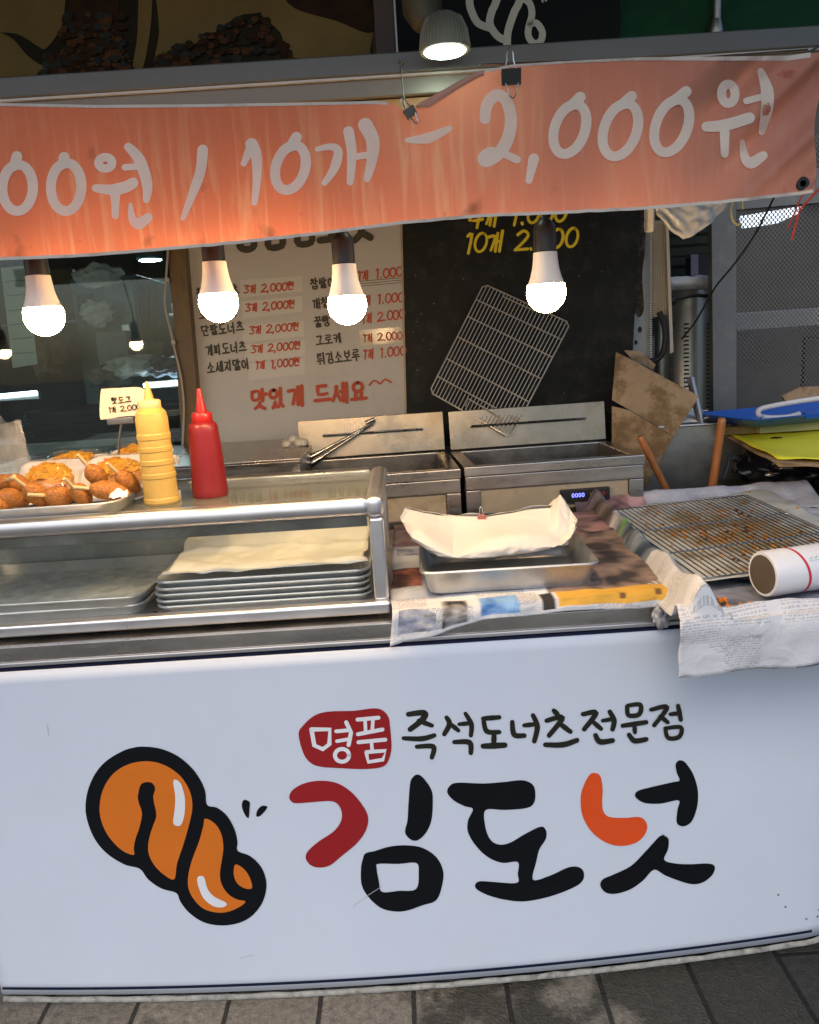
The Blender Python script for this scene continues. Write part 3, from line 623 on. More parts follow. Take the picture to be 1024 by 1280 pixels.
# clear plastic bags, bundled upright at the left end
mb = MB()
def bag(u, v):
    a = 2*math.pi*u; h = v*.165; rr = .055*(1-.25*v)*(1+.35*noise.noise(Vector((math.cos(a)*1.6, math.sin(a)*1.6, v*1.3)))+.3*v*noise.noise(Vector((math.cos(a)*4, math.sin(a)*4, v*2))))
    return Vector((-.985+rr*1.15*math.cos(a), 1.97+rr*.7*math.sin(a), 1.155+h+.03*v*noise.noise(Vector((a*1.3, 2, 5)))))
mb.grid(bag, 96, 40, cu=True)
for v_ in mb.v: v_ += Vector((nz(v_.x*60, v_.z*22, 1), nz(v_.x*60, v_.z*22, 2), 0))*.004
tag(mb.build('plastic_bag', bagfilm), 'crinkled clear plastic bags standing at the left end of the glass case', 'plastic bags')

# ================================================================== NEWSPAPER AND THINGS ON THE COUNTER
def news_mat(name, lines, cols, ink=.6):
    M = bpy.data.materials.new(name); M.use_nodes = True; N, L, b = nodes_of(M); b.inputs['Roughness'].default_value = .8
    at = N.new('ShaderNodeAttribute'); at.attribute_name = 'Print'
    uv = N.new('ShaderNodeUVMap'); mp = N.new('ShaderNodeMapping'); mp.inputs['Scale'].default_value = (cols, lines, 1); L.new(uv.outputs[0], mp.inputs[0])
    sp = N.new('ShaderNodeSeparateXYZ'); L.new(mp.outputs[0], sp.inputs[0])
    def math_(op, a, bb=None, c=None):
        q = N.new('ShaderNodeMath'); q.operation = op
        for i, x in enumerate((a, bb, c)):
            if x is None: continue
            if isinstance(x, (int, float)): q.inputs[i].default_value = x
            else: L.new(x, q.inputs[i])
        return q.outputs[0]
    fl_ = math_('FRACT', sp.outputs[1]); line = math_('LESS_THAN', math_('ABSOLUTE', math_('SUBTRACT', fl_, .5)), .27)
    nz = N.new('ShaderNodeTexNoise'); nz.inputs['Scale'].default_value = 1; nz.inputs['Detail'].default_value = 2
    m2 = N.new('ShaderNodeMapping'); m2.inputs['Scale'].default_value = (cols*34, lines*.9, 1); L.new(uv.outputs[0], m2.inputs[0]); L.new(m2.outputs[0], nz.inputs['Vector'])
    ch_ = math_('GREATER_THAN', nz.outputs[0], .47)
    vo = N.new('ShaderNodeTexVoronoi'); vo.distance = 'CHEBYCHEV'; vo.inputs['Scale'].default_value = 1; vo.inputs['Randomness'].default_value = .6
    m3 = N.new('ShaderNodeMapping'); m3.inputs['Scale'].default_value = (cols*1.1, lines/14, 1); L.new(uv.outputs[0], m3.inputs[0]); L.new(m3.outputs[0], vo.inputs['Vector'])
    sc = N.new('ShaderNodeSeparateColor'); L.new(vo.outputs['Color'], sc.inputs[0])
    blk = math_('LESS_THAN', sc.outputs[0], .72)
    gut = math_('LESS_THAN', vo.outputs['Distance'], .47)
    txt = math_('MULTIPLY', math_('MULTIPLY', line, ch_), math_('MULTIPLY', blk, gut))
    pho = math_('MULTIPLY', math_('GREATER_THAN', sc.outputs[0], .93), gut)
    n4 = N.new('ShaderNodeTexNoise'); n4.inputs['Scale'].default_value = 3.0; n4.inputs['Detail'].default_value = 6; L.new(m3.outputs[0], n4.inputs['Vector'])
    cr_ = N.new('ShaderNodeValToRGB'); e = cr_.color_ramp.elements; e[0].position = .35; e[0].color = (.05, .06, .09, 1); e[1].position = .68; e[1].color = (.55, .5, .48, 1)
    x = e.new(.5); x.color = (.22, .25, .34, 1); L.new(n4.outputs[0], cr_.inputs[0])
    lum = N.new('ShaderNodeRGBToBW'); L.new(at.outputs['Color'], lum.inputs[0])
    ispaper = math_('GREATER_THAN', lum.outputs[0], .42)
    a1 = N.new('ShaderNodeMix'); a1.data_type = 'RGBA'; L.new(math_('MULTIPLY', math_('MULTIPLY', pho, ispaper), .8), a1.inputs['Factor']); L.new(at.outputs['Color'], a1.inputs['A']); L.new(cr_.outputs[0], a1.inputs['B'])
    a2 = N.new('ShaderNodeMix'); a2.data_type = 'RGBA'; L.new(math_('MULTIPLY', math_('MULTIPLY', txt, ispaper), ink), a2.inputs['Factor']); L.new(a1.outputs['Result'], a2.inputs['A']); a2.inputs['B'].default_value = (.06, .06, .07, 1)
    L.new(a2.outputs['Result'], b.inputs['Base Color'])
    tco = N.new('ShaderNodeTexCoord'); nb = N.new('ShaderNodeTexNoise'); nb.inputs['Scale'].default_value = 22; nb.inputs['Detail'].default_value = 4; nb.inputs['Distortion'].default_value = 1.2; L.new(tco.outputs['Object'], nb.inputs['Vector'])
    bp = N.new('ShaderNodeBump'); bp.inputs['Strength'].default_value = .45; bp.inputs['Distance'].default_value = .012; L.new(nb.outputs[0], bp.inputs['Height']); L.new(bp.outputs[0], b.inputs['Normal'])
    return M
PAPER = Vector((.60, .60, .61))
def lerp_t(tab, x):
    for (a, b), (c, d) in zip(tab, tab[1:]):
        if x <= c: return b+(d-b)*(x-a)/(c-a)
    return tab[-1][1]
def photo(c0, c1, x, y, f, seed=0):
    t = max(0, min(1, .5+1.1*nz(x*f, y*f, seed)+.5*nz(x*f*2.7, y*f*2.7, seed+4))); return Vector(c0).lerp(Vector(c1), t)
# left sheet: flat on the deck, front edge hanging over the steel band
LX0, LX1, LYF, LYB = -.052, .562, 1.598, 2.40
def lsheet(u, v):
    x = LX0+(LX1-LX0)*u+.006*nz(v*6, u*2, 3)
    z0 = .8985+.010*u; yf = 1.602+.008*u; Lf = lerp_t([(0, .072), (.1, .06), (.31, .034), (.6, .026), (1, .040)], u)
    depth = LYB-yf; s = v*(depth+.09)
    w = .0035*nz(x*13, s*13, 1)+.002*nz(x*31, s*31, 2)
    if s < depth: return (x, LYB-s, z0+w)
    e = (s-depth)/.09*Lf
    return (x-.10*e*(1-u), yf-.006*math.sin(min(1, e/.02)*1.57)-.004-.12*e+.012*nz(x*16, e*12, 7)*min(1, e/.02), z0-e*.97+w)
def lprint(u, v):
    x = u*.614; y = v*.85; c = PAPER*(1-.10*max(0, nz(x*7, y*7, 2)))
    q = (v*(LYB-1.606+.09)-(LYB-1.606)+.035)/.125; fr = q > 0
    if fr:
        if .17 < u < .265 and q < .85: return photo((.012, .012, .014), (.4, .38, .36), x, y, 26, 1)
        if .30 < u < .44 and q < .8: return photo((.05, .16, .42), (.22, .40, .66), x, y, 22, 2)
        if .52 < u < .56 and q < .8: return Vector((.02, .02, .02))
        if u > .575 and q < .72: return Vector((.60, .33, .04)) if not (.78 < u < .93 and .28 < q < .5 and int(u*260) % 3) else Vector((.14, .07, .02))
        return c
    if u > .72 and v < .97:
        if u > .80 and v > .66 and abs(v-(.93-.5*(u-.8))) < .025 and int(x*160) % 2: return Vector((.7, .68, .66))
        return photo((.04, .032, .03), (.30, .21, .165), x, y, 14, 3) if v > .30 else photo((.05, .04, .045), (.42, .24, .22), x, y, 13, 6)
    if u < .12 and .55 < v < .72: return photo((.10, .05, .04), (.6, .2, .14), x, y, 20, 5)
    if v < .3: return photo((.2, .12, .12), (.55, .4, .36), x, y, 9, 8)
    if u > .55 and v > .8: return photo((.07, .05, .045), (.28, .19, .14), x, y, 14, 3)
    return c
mb = MB(); mb.grid(lsheet, 90, 130, lprint)
tag(mb.build('newspaper_sheet', news_mat('newsprint', 165, 5), thick=.0012), 'newspaper sheet with brown and orange adverts spread under the deep metal pan', 'newspaper')
# crumpled corner of paper hanging at its right end
mb = MB(); P = onY(827, 771, 1.588); mb.blob(P, .021, 4, .55, 2.2, (.85, .6, 1.1), seed=3); o = mb.build('crumpled_paper', mat('grey_crumpled_paper', (.36, .36, .38), .8, var=.3, vs=30)); tag(o, 'grey crumpled paper bit hanging from the newspaper edge between the two trays', 'paper scrap')

mb = MB(); mb.box(-.047, .556, 1.613, 2.44, .871, .893, .002); mb.build('raised_board', steel_dark, counter)
# deep pan
PC = Vector((.212, 1.797, .9065))
mb = MB(); pan(mb, .385, .27, .054, T(PC) @ RZ(-1), r=.03, rim=.008, flare=.014); tag(mb.build('roasting_pan', alu_pan, loc=PC), 'empty deep rectangular metal pan on newspaper in the middle of the counter', 'pan')
RT = [(500, 648), (507, 636), (529, 641), (548, 644), (570, 645), (587, 645), (608, 646), (633, 642), (658, 638), (688, 635), (700, 618), (713, 638), (722, 651)]
RC = [(505, 655), (514, 664), (530, 668), (548, 678), (566, 688), (590, 682), (612, 674), (638, 670), (660, 668), (688, 672), (700, 676), (712, 670), (719, 662)]
RB = [(508, 662), (516, 676), (535, 688), (548, 695), (566, 698), (590, 698), (617, 696), (640, 693.5), (660, 691), (684, 687), (702, 681), (713, 672), (721, 657)]
RTY = [1.79, 1.82, 1.84, 1.85, 1.85, 1.85, 1.85, 1.85, 1.84, 1.83, 1.80, 1.79, 1.76]
def roll_paper(u, v):
    # folded sheet: v 0 front hem, .4 crease, 1 top edge
    t = u*12; i = min(11, int(t)); f = t-i
    L3 = lambda tab: Vector(tab[i]).lerp(Vector(tab[i+1]), f)
    yt = RTY[i]+(RTY[i+1]-RTY[i])*f
    e = abs(u-.5)*2; yc = 1.735+.03*e**4; yb = 1.712+.03*e**3
    a, c, b_ = L3(RB), L3(RC), L3(RT)
    A, Cc, B = onY(a.x, a.y, yb), onY(c.x, c.y, yc), onY(b_.x, b_.y, yt)
    if v < .4: q = v/.4; P = A.lerp(Cc, q)+Vector((0, -.012, .0))*math.sin(math.pi*q)*(1-e**4)
    else: q = (v-.4)/.6; P = Cc.lerp(B, q)+Vector((0, .010, -.003))*math.sin(math.pi*q)
    cr1 = .012*(abs(nz(u*5+v*2, v*2.2-u*3, 11))-.2)+.007*(abs(nz(u*12-v*3, v*5+u*4, 14))-.2)
    return P+Vector((0, cr1, cr1*.35*math.sin(math.pi*min(1, v*1.0))))
mb = MB(); mb.grid(roll_paper, 96, 34)
mb.grid(lambda u, v: Vector(roll_paper(u, 1)).lerp(Vector((.04+.345*u, 1.90, .935)), v)+Vector((0, .05*math.sin(math.pi*v)+.012*nz(u*6, v*4, 1), .012*nz(u*8, v*5, 2)+.004)), 70, 10)
tag(mb.build('parchment_sheet', mat('white_baking_paper', (.60, .575, .53), .6, var=.04, vs=6, dirt=(.62, .55, .42), dscale=6, damt=.25), thick=.0006, ang=28), 'cream baking paper curled up in the deep metal pan and held by a pink clip', 'paper')
def clip(P, w, h, Mcol, name, label, up=True, legs=True, tilt=0, sc=1, parts=True):
    o = thing(name, label, 'binder clip', P)
    Mx = T(P) @ RY(tilt)
    mb = MB(); b = len(mb.v)
    # folded spring-steel body: triangular prism open at the mouth
    for sx in (-w/2, w/2):
        mb.v += [Mx @ Vector((sx, -.006, -h/2)), Mx @ Vector((sx, .006, -h/2)), Mx @ Vector((sx, .0012, h/2)), Mx @ Vector((sx, -.0012, h/2))] if up is False else [Mx @ Vector((sx, -.0012, -h/2)), Mx @ Vector((sx, .0012, -h/2)), Mx @ Vector((sx, .007, h/2)), Mx @ Vector((sx, -.007, h/2))]
    for q in ((0, 1, 2, 3), (7, 6, 5, 4), (0, 4, 5, 1), (1, 5, 6, 2), (2, 6, 7, 3), (3, 7, 4, 0)): mb.face([b+i for i in q], 0, None, False)
    mb.build('clip_body', Mcol, o)
    for s, yy in ((1, .006), (-1, -.007)):
        zz = h/2 if s > 0 else -h/2
        l = h*(1.5 if s > 0 else .95); a = w*.33
        pts = [Vector((-a, yy, zz-s*.001)), Vector((-a*.55, yy, zz+s*l*.45)), Vector((-a*.5, yy, zz+s*l*.8)), Vector((-a*.15, yy, zz+s*l)), Vector((a*.15, yy, zz+s*l)), Vector((a*.5, yy, zz+s*l*.8)), Vector((a*.55, yy, zz+s*l*.45)), Vector((a, yy, zz-s*.001))]
        mb = MB(); mb.tube([Mx @ p for p in pts], .0011*sc, 6); mb.build('wire_handle', chrome, o)
    return o
P = Vector(roll_paper(.475, .985)); clip(P+Vector((0, -.004, -.001)), .019, .013, mat('pink_clip_paint', (.50, .16, .13), .4), 'binder_clip', 'small pink binder clip on the curled baking paper')

# right sheet: newspaper lining a shallow tray, its front hanging over the panel
RX0, RX1, RYF, RYB = .505, 1.32, 1.455, 2.66
def rsheet(u, v):
    # v 0..1 back edge to the front fold and down
    D = RYB-RYF; drop = .118-.03*u; s = v*(D+drop)
    x0 = RX0+.03*(1-min(1, s/D))+.012*nz(s*5, 1, 4); x = x0+(RX1-x0)*u+(.012*u*0)
    if s < D:
        y = RYB-s; z = .8775
        rl = math.exp(-((x-x0-.050-.02*max(0, min(1, (y-1.6)/1)))/(.030+.005*nz(y*6, 7)))**2)*(.066+.012*nz(y*9, 2, 1)+.016*max(0, min(1, (1.75-y)/.25)))
        fr = math.exp(-((y-RYF-.022)/.022)**2)*.036*(1+.25*nz(x*9, 5, 1)); bk = math.exp(-((y-RYB+.06)/.06)**2)*.040
        z += max(rl, fr, bk)
        z += .004*nz(x*14, y*14, 3)+.0022*nz(x*34, y*34, 5)
        if bk > .004 and bk >= rl: z += .012*nz(x*7, 1, 8)
        return (x, y, z)
    e = s-D
    zt = .9
    return (x+.010*nz(e*20, u*3, 1)-.02*e*(1-u)*2, RYF-.004-.010*math.sin(min(1, e/.03)*1.57)+.02*e+.012*nz(x*10, e*9, 2)+.005*nz(x*24, e*24, 2), zt-e+.006*nz(x*8, 1, 6)*(e/drop))
def rprint(u, v):
    x, y, z = rsheet(u, v); c = PAPER*(1-.12*max(0, nz(x*6, y*6, 3)))
    if v > .875: return c*1.02
    if u < .105:
        vv = v+.05*nz(x*30, y*8, 6)
        if vv < .34: return photo((.05, .045, .045), (.24, .20, .19), x, y, 14, 2)
        if vv < .40: return photo((.3, .3, .33), (.58, .58, .62), x, y, 26, 3)
        if .43 < vv < .455 and x > RX0+.03: return photo((.10, .26, .06), (.3, .42, .2), x, y, 20, 3)
        if vv < .66: return photo((.03, .05, .08), (.26, .31, .36), x, y, 18, 5)
        return c*.88
    if v < .2 and u < .3: return photo((.1, .05, .06), (.62, .38, .36), x, y, 17, 7)
    if v < .16: return photo((.42, .45, .52), (.66, .66, .70), x, y, 9, 8)
    if .60 < v: return photo((.10, .11, .14), (.30, .31, .36), x, y, 10, 1)
    return c
mb = MB(); mb.grid(rsheet, 110, 150, rprint)
tag(mb.build('newspaper_sheet', news_mat('newsprint_lining', 250, 7, .34), thick=.0012), 'newspaper lining the right-hand tray, its front edge hanging over the white panel', 'newspaper')
# shallow tray under the lining (stands proud of the panel on the counter)
mb = MB(); mb.box(.60, 1.4, 1.50, 2.60, .871, .8745, .001); tag(mb.build('steel_sheet', steel_dark), 'steel sheet under the newspaper lining on the right of the counter', 'metal sheet')
G0, G1, G2, G3 = onZ(866, 730, .9), onZ(750, 640, .9), onZ(958, 613, .9), onZ(1118, 696, .9)
gc = (G0+G1+G2+G3)/4; ga_ = math.degrees(math.atan2((G3-G0).y, (G3-G0).x))
mb = MB(); pan(mb, (G3-G0).length-.05, (G1-G0).length-.02, .013, T((gc.x, gc.y-.012, .8835)) @ RZ(ga_), r=.03); tag(mb.build('baking_tray', mat('blackened_tray', (.05, .048, .045), .4, .6, var=.3)), 'blackened flat baking tray under the oily paper and the wire cooling rack', 'tray')
# greasy paper with crumbs and the wire rack
gp = mat('greasy_parchment', (.62, .58, .46), .35, var=.12, vs=7, dirt=(.40, .22, .05), dscale=9, damt=.85, bump=.06, bs=30)
def gpaper(u, v):
    q = (G0.lerp(G3, u)).lerp(G1.lerp(G2, u), v)
    return (q.x, q.y, .9+.008*nz(u*5, v*5, 2)+.010*max(0, abs(u-.5)*2-.7)+.012*max(0, abs(v-.5)*2-.85))
gm = bpy.data.materials.new('oil_stained_parchment'); gm.use_nodes = True; N, L, b = nodes_of(gm); b.inputs['Roughness'].default_value = .35
at = N.new('ShaderNodeAttribute'); at.attribute_name = 'Print'; L.new(at.outputs['Color'], b.inputs['Base Color'])
def gprint(u, v):
    d = math.hypot((u-.52)/.36, (v-.45)/.36); t = max(0, min(1, 1.35-d+1.1*nz(u*7, v*9, 2)+.6*nz(u*19, v*23, 5)))
    c = Vector((.70, .70, .62)).lerp(Vector((.34, .24, .085)), t*.85)
    if nz(u*12, v*15, 9) > .28: c = c.lerp(Vector((.46, .25, .05)), .5*t)
    return c
mb = MB(); mb.grid(gpaper, 70, 90, gprint); tag(mb.build('greasy_paper', gm, thick=.0006), 'oil-stained baking paper under the wire cooling rack', 'paper')
mb = MB(); rg = random.Random(11)
for i in range(330):
    u = min(.97, max(.03, rg.gauss(.5, .2))); v = min(.97, max(.03, rg.gauss(.45, .22))); P = Vector(gpaper(u, v)); r = rg.uniform(.002, .0065)
    mb.blob(P+Vector((0, 0, r*.4)), r, 1, .5, 2, (1, rg.uniform(.6, 1.2), .6), RZ(rg.uniform(0, 180)), mi=rg.choice((0, 0, 1, 2)), seed=i)
for i in range(16):
    x = rg.uniform(.60, .68); y = rg.uniform(1.515, 1.60); mb.blob((x, y, .889), rg.uniform(.003, .008), 1, .5, 2, mi=rg.choice((0, 1, 1)), seed=i+400)
o = mb.build('crumbs', [mat('golden_crumb', (.55, .26, .05), .6), mat('orange_crumb', (.62, .2, .02), .6), mat('burnt_crumb', (.16, .05, .015), .6)])
tag(o, 'brown and orange fried crumbs scattered on the oily paper under the rack', 'crumbs'); o['kind'] = 'stuff'
rk = thing('cooling_rack', 'dark wire cooling rack lying flat over greasy paper on the right', 'wire rack', (.8, 2.0, .915))
K0, K1, K2, K3 = onZ(877, 724, .919), onZ(757, 639, .919), onZ(933, 619, .919), onZ(1096, 692, .919)
def kq(u, v): return (K0.lerp(K3, u)).lerp(K1.lerp(K2, u), v)
mb = MB()
mb.tube([kq(.0, .0), kq(1, 0), kq(1, 1), kq(0, 1), kq(0, 0)], .0024, 8); mb.build('rim', chrome, rk)
mb = MB()
for i in range(1, 30): u = i/30; mb.tube([kq(u, 0)+Vector((0, 0, .0025)), kq(u, 1)+Vector((0, 0, .0025))], .0014, 6)
mb.build('bar', dark_wire, rk)
mb = MB()
for v in (.3, .62): mb.tube([kq(0, v)-Vector((0, 0, .0008)), kq(1, v)-Vector((0, 0, .0008))], .0023, 8)
mb.build('cross_wire', chrome, rk)
# roll of film
ra, rb = Vector((.722, 1.585, .934)), Vector((1.24, 1.70, .936)); ax = (rb-ra).normalized()
ro = thing('film_roll', 'thick white roll of printed film with a red stripe near its dark open end', 'roll', ra-Vector((0, 0, .048)))
rw = mat('white_roll_film', (.70, .71, .74), .4, var=.05, vs=8, coat=.3)
mb = MB(); mb.lathe([(.0405, .0), (.046, .0), (.048, .003), (.0485, .50), (.046, .503)], ra, ax, 40); mb.build('film_wrap', rw, ro)
mb.__init__(); mb.lathe([(.0405, -.001), (.0395, .001), (.0395, .45)], ra, ax, 36); mb.build('core', mat('brown_card_core', (.10, .075, .05), .85, var=.3), ro)
def rollpt(a, h, off=.0):
    e = ax.cross(Vector((0, 0, 1))).normalized(); f_ = e.cross(ax); return ra+ax*h+(e*math.cos(a)+f_*math.sin(a))*(.0488+off)
mb = MB(); mb.grid(lambda u, v: rollpt(2*math.pi*u, .062+.006*v+.012*math.cos(2*math.pi*u+.6)), 48, 1); mb.build('red_stripe', mat('red_stripe_print', (.62, .03, .05), .4), ro)
mb = MB()
rmap = lambda x, y, off: rollpt(y, x, off)
rg = random.Random(5)
mb.grid(lambda u, v: rollpt(.62+.02*v, .078+.20*u, .0003), 20, 1)
for i in range(9): h = .082+i*.012; stroke(mb, [(h, .70+rg.uniform(-.03, .03)), (h+.007, .76+rg.uniform(-.04, .05))], .0035 , rmap, 0, .0004+i*.00003, 2)
mb.build('green_line', mat('green_print', (.15, .5, .42), .5), ro)
mb = MB()
for i in range(8): h = .098+i*.011; stroke(mb, [(h, .02+rg.uniform(-.06, .02)), (h+.006, .12+rg.uniform(-.05, .05))], .005, rmap, 0, .0004+i*.00003, 2)
mb.build('blue_lettering', mat('blue_print', (.06, .32, .62), .5), ro)
# wooden handles standing behind the tray
for (a, b, r0, r1, lab) in (((800, 545), (833, 612), .013, .0115, 'reddish wooden rolling pin leaning left behind the newspaper-lined tray'), ((903, 522), (891, 606), .0135, .015, 'orange wooden rolling pin standing upright behind the newspaper-lined tray')):
    A = onY(*a, 2.72); B = onY(*b, 2.74); d = (B-A); E_ = A+d*1.25
    mb = MB(); L = d.length*1.25; mb.lathe([(.0005, 0), (r0*.7, .001), (r0, .006), (r0*1.02, .02), (r1, L)], A, d, 20); tag(mb.build('rolling_pin', wood_h), lab, 'rolling pin')

# ================================================================== BANNER AND BULBS
BY = 1.50
def lerp_tab(tab, x):
    if x <= tab[0][0]: return tab[0][1]
    for (a, b), (c, d) in zip(tab, tab[1:]):
        if x <= c: return b+(d-b)*(x-a)/(c-a)
    return tab[-1][1]
TOPT = [(-70, 129), (0, 129.5), (120, 132), (250, 131), (370, 129), (470, 127), (490, 129), (505, 138), (515, 136), (540, 122), (570, 105), (598, 91), (640, 82), (700, 78), (800, 73), (900, 72), (985, 71), (1005, 68), (1032, 64)]
BOTT = [(-70, 328), (0, 325), (100, 321), (200, 313), (300, 304), (400, 293), (500, 280), (600, 271), (700, 267), (800, 262), (900, 254), (1000, 243), (1016, 240)]
def by_(x, z):
    """depth of the hanging cloth: slack waves, a pinch at the clips, slanted folds at the right end"""
    t = max(0, min(1, (2.0-z)/.36))
    y = BY+.010*math.sin(x*7+1)*t+.012*nz(x*3.2, z*2, 1)+.004*nz(x*9, z*4, 4)
    q = x-.50
    if q > 0:
        d = (x-.74)*.66+(z-1.97)*-.75   # distance across the folds running down from the top right corner
        k = min(1, q/.15)*max(0, 1-abs((x-.74)*.75+(z-1.97)*.66)/.36)
        y += k*(.030*math.sin(d*62+1.2)+.010*math.sin(d*150))
    c = math.exp(-((x-.045)/.05)**2)*max(0, 1-(1.91-z)/.15); y += .010*c*math.sin((x-.045)*60)
    return y
def bsurf(x, y, off=0.0):
    P = onSurf(x, y, by_, BY); return Vector((P.x, P.y-off, P.z))
banner = thing('price_banner', 'weathered orange-pink cloth banner with white hand-painted prices hung under the steel beam', 'banner', (0, BY, 1.65))
bm_ = mat('faded_orange_cloth', (.76, .225, .12), .75, var=.1, vs=4); N, L, b = nodes_of(bm_)
tc = N.new('ShaderNodeTexCoord'); mp = N.new('ShaderNodeMapping'); mp.inputs['Scale'].default_value = (62, 62, 4.5); mp.inputs['Rotation'].default_value = (0, R(6), 0); L.new(tc.outputs['Object'], mp.inputs[0])
w = N.new('ShaderNodeTexNoise'); w.inputs['Scale'].default_value = 1; w.inputs['Detail'].default_value = 5; w.inputs['Distortion'].default_value = .6; L.new(mp.outputs[0], w.inputs['Vector'])
rr = N.new('ShaderNodeMapRange'); rr.inputs[1].default_value = .50; rr.inputs[2].default_value = .68; rr.inputs[4].default_value = .55; L.new(w.outputs[0], rr.inputs[0])
sx = N.new('ShaderNodeSeparateXYZ'); L.new(tc.outputs['Object'], sx.inputs[0])
lo = N.new('ShaderNodeMapRange'); lo.inputs[1].default_value = .25; lo.inputs[2].default_value = .12; lo.inputs[3].default_value = .25; lo.inputs[4].default_value = 1; L.new(sx.outputs[2], lo.inputs[0])
mu = N.new('ShaderNodeMath'); mu.operation = 'MULTIPLY'; L.new(rr.outputs[0], mu.inputs[0]); L.new(lo.outputs[0], mu.inputs[1])
src = b.inputs['Base Color'].links[0].from_socket
x1 = N.new('ShaderNodeMix'); x1.data_type = 'RGBA'; L.new(mu.outputs[0], x1.inputs['Factor']); L.new(src, x1.inputs['A']); x1.inputs['B'].default_value = (.82, .45, .28, 1)
# pinker to the right, more orange lower left; dull stains
px_ = N.new('ShaderNodeMapRange'); px_.inputs[1].default_value = -.2; px_.inputs[2].default_value = .75; px_.inputs[4].default_value = .75; L.new(sx.outputs[0], px_.inputs[0])
x2 = N.new('ShaderNodeMix'); x2.data_type = 'RGBA'; L.new(px_.outputs[0], x2.inputs['Factor']); L.new(x1.outputs['Result'], x2.inputs['A']); x2.inputs['B'].default_value = (.66, .34, .27, 1)
sn = N.new('ShaderNodeTexNoise'); sn.inputs['Scale'].default_value = 17; sn.inputs['Detail'].default_value = 4; L.new(tc.outputs['Object'], sn.inputs['Vector'])
sr = N.new('ShaderNodeMapRange'); sr.inputs[1].default_value = .70; sr.inputs[2].default_value = .76; sr.inputs[4].default_value = .55; L.new(sn.outputs[0], sr.inputs[0])
x3 = N.new('ShaderNodeMix'); x3.data_type = 'RGBA'; L.new(sr.outputs[0], x3.inputs['Factor']); L.new(x2.outputs['Result'], x3.inputs['A']); x3.inputs['B'].default_value = (.42, .07, .04, 1)
# grime along the lower hem on the left
gn = N.new('ShaderNodeTexNoise'); gn.inputs['Scale'].default_value = 11; gn.inputs['Detail'].default_value = 8; L.new(tc.outputs['Object'], gn.inputs['Vector'])
gl_ = N.new('ShaderNodeMapRange'); gl_.inputs[1].default_value = .05; gl_.inputs[2].default_value = -.03; gl_.inputs[4].default_value = .24; L.new(sx.outputs[2], gl_.inputs[0])
ga = N.new('ShaderNodeMath'); ga.operation = 'ADD'; L.new(gn.outputs[0], ga.inputs[0]); L.new(gl_.outputs[0], ga.inputs[1])
gr = N.new('ShaderNodeMapRange'); gr.inputs[1].default_value = .70; gr.inputs[2].default_value = .80; gr.inputs[4].default_value = .6; L.new(ga.outputs[0], gr.inputs[0])
x4 = N.new('ShaderNodeMix'); x4.data_type = 'RGBA'; L.new(gr.outputs[0], x4.inputs['Factor']); L.new(x3.outputs['Result'], x4.inputs['A']); x4.inputs['B'].default_value = (.09, .04, .025, 1)
dv = N.new('ShaderNodeVectorMath'); dv.operation = 'DOT_PRODUCT'; dv.inputs[1].default_value = (.6, 0, -.8); L.new(tc.outputs['Object'], dv.inputs[0])  # brown diagonal band: shading of the right-end fold, painted into the cloth colour
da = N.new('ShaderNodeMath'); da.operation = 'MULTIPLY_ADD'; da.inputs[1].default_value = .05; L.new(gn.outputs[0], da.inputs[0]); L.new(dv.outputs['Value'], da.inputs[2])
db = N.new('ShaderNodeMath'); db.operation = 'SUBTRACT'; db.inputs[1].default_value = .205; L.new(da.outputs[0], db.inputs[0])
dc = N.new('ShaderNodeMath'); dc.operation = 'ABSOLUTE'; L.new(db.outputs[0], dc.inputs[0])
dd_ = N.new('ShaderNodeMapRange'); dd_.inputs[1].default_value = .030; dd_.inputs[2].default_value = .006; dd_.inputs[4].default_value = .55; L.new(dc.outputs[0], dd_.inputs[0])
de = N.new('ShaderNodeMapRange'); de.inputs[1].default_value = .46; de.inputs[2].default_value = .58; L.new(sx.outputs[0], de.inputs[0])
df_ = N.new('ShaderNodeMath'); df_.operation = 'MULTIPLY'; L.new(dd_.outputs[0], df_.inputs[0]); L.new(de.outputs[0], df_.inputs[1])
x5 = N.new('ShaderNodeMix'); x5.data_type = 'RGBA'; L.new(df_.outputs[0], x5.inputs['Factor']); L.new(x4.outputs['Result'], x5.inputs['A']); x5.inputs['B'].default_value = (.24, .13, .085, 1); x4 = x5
L.new(x4.outputs['Result'], b.inputs['Base Color'])
tl = N.new('ShaderNodeBsdfTranslucent'); L.new(x4.outputs['Result'], tl.inputs[0]); ms = N.new('ShaderNodeMixShader'); ms.inputs[0].default_value = .42
out = N['Material Output']; L.new(b.outputs[0], ms.inputs[1]); L.new(tl.outputs[0], ms.inputs[2]); L.new(ms.outputs[0], out.inputs['Surface'])
mb = MB()
def bgrid(u, v):
    x = -70+(1097-11*v+3*math.sin(v*9))*u; return bsurf(x, lerp_tab(TOPT, x)*(1-v)+lerp_tab(BOTT, x)*v)
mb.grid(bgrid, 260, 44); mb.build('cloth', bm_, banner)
hemm = mat('pale_banner_hem', (.66, .58, .50), .75, var=.15, dirt=(.2, .14, .1), dscale=14, damt=.6)
mb = MB()
mb.grid(lambda u, v: bsurf(-70+1086*u, lerp_tab(BOTT, -70+1086*u)-3.4+4*v+.8*nz(u*60, 1), .0015), 200, 1)
mb.grid(lambda u, v: bsurf(-70+555*u, lerp_tab(TOPT, -70+555*u)-.5+3.8*v, .0015), 100, 1)
mb.grid(lambda u, v: bsurf(605+408*u, lerp_tab(TOPT, 605+408*u)-1+(3+5*max(0, u-.3))*v, .0015), 90, 2)
mb.build('hem', hemm, banner)
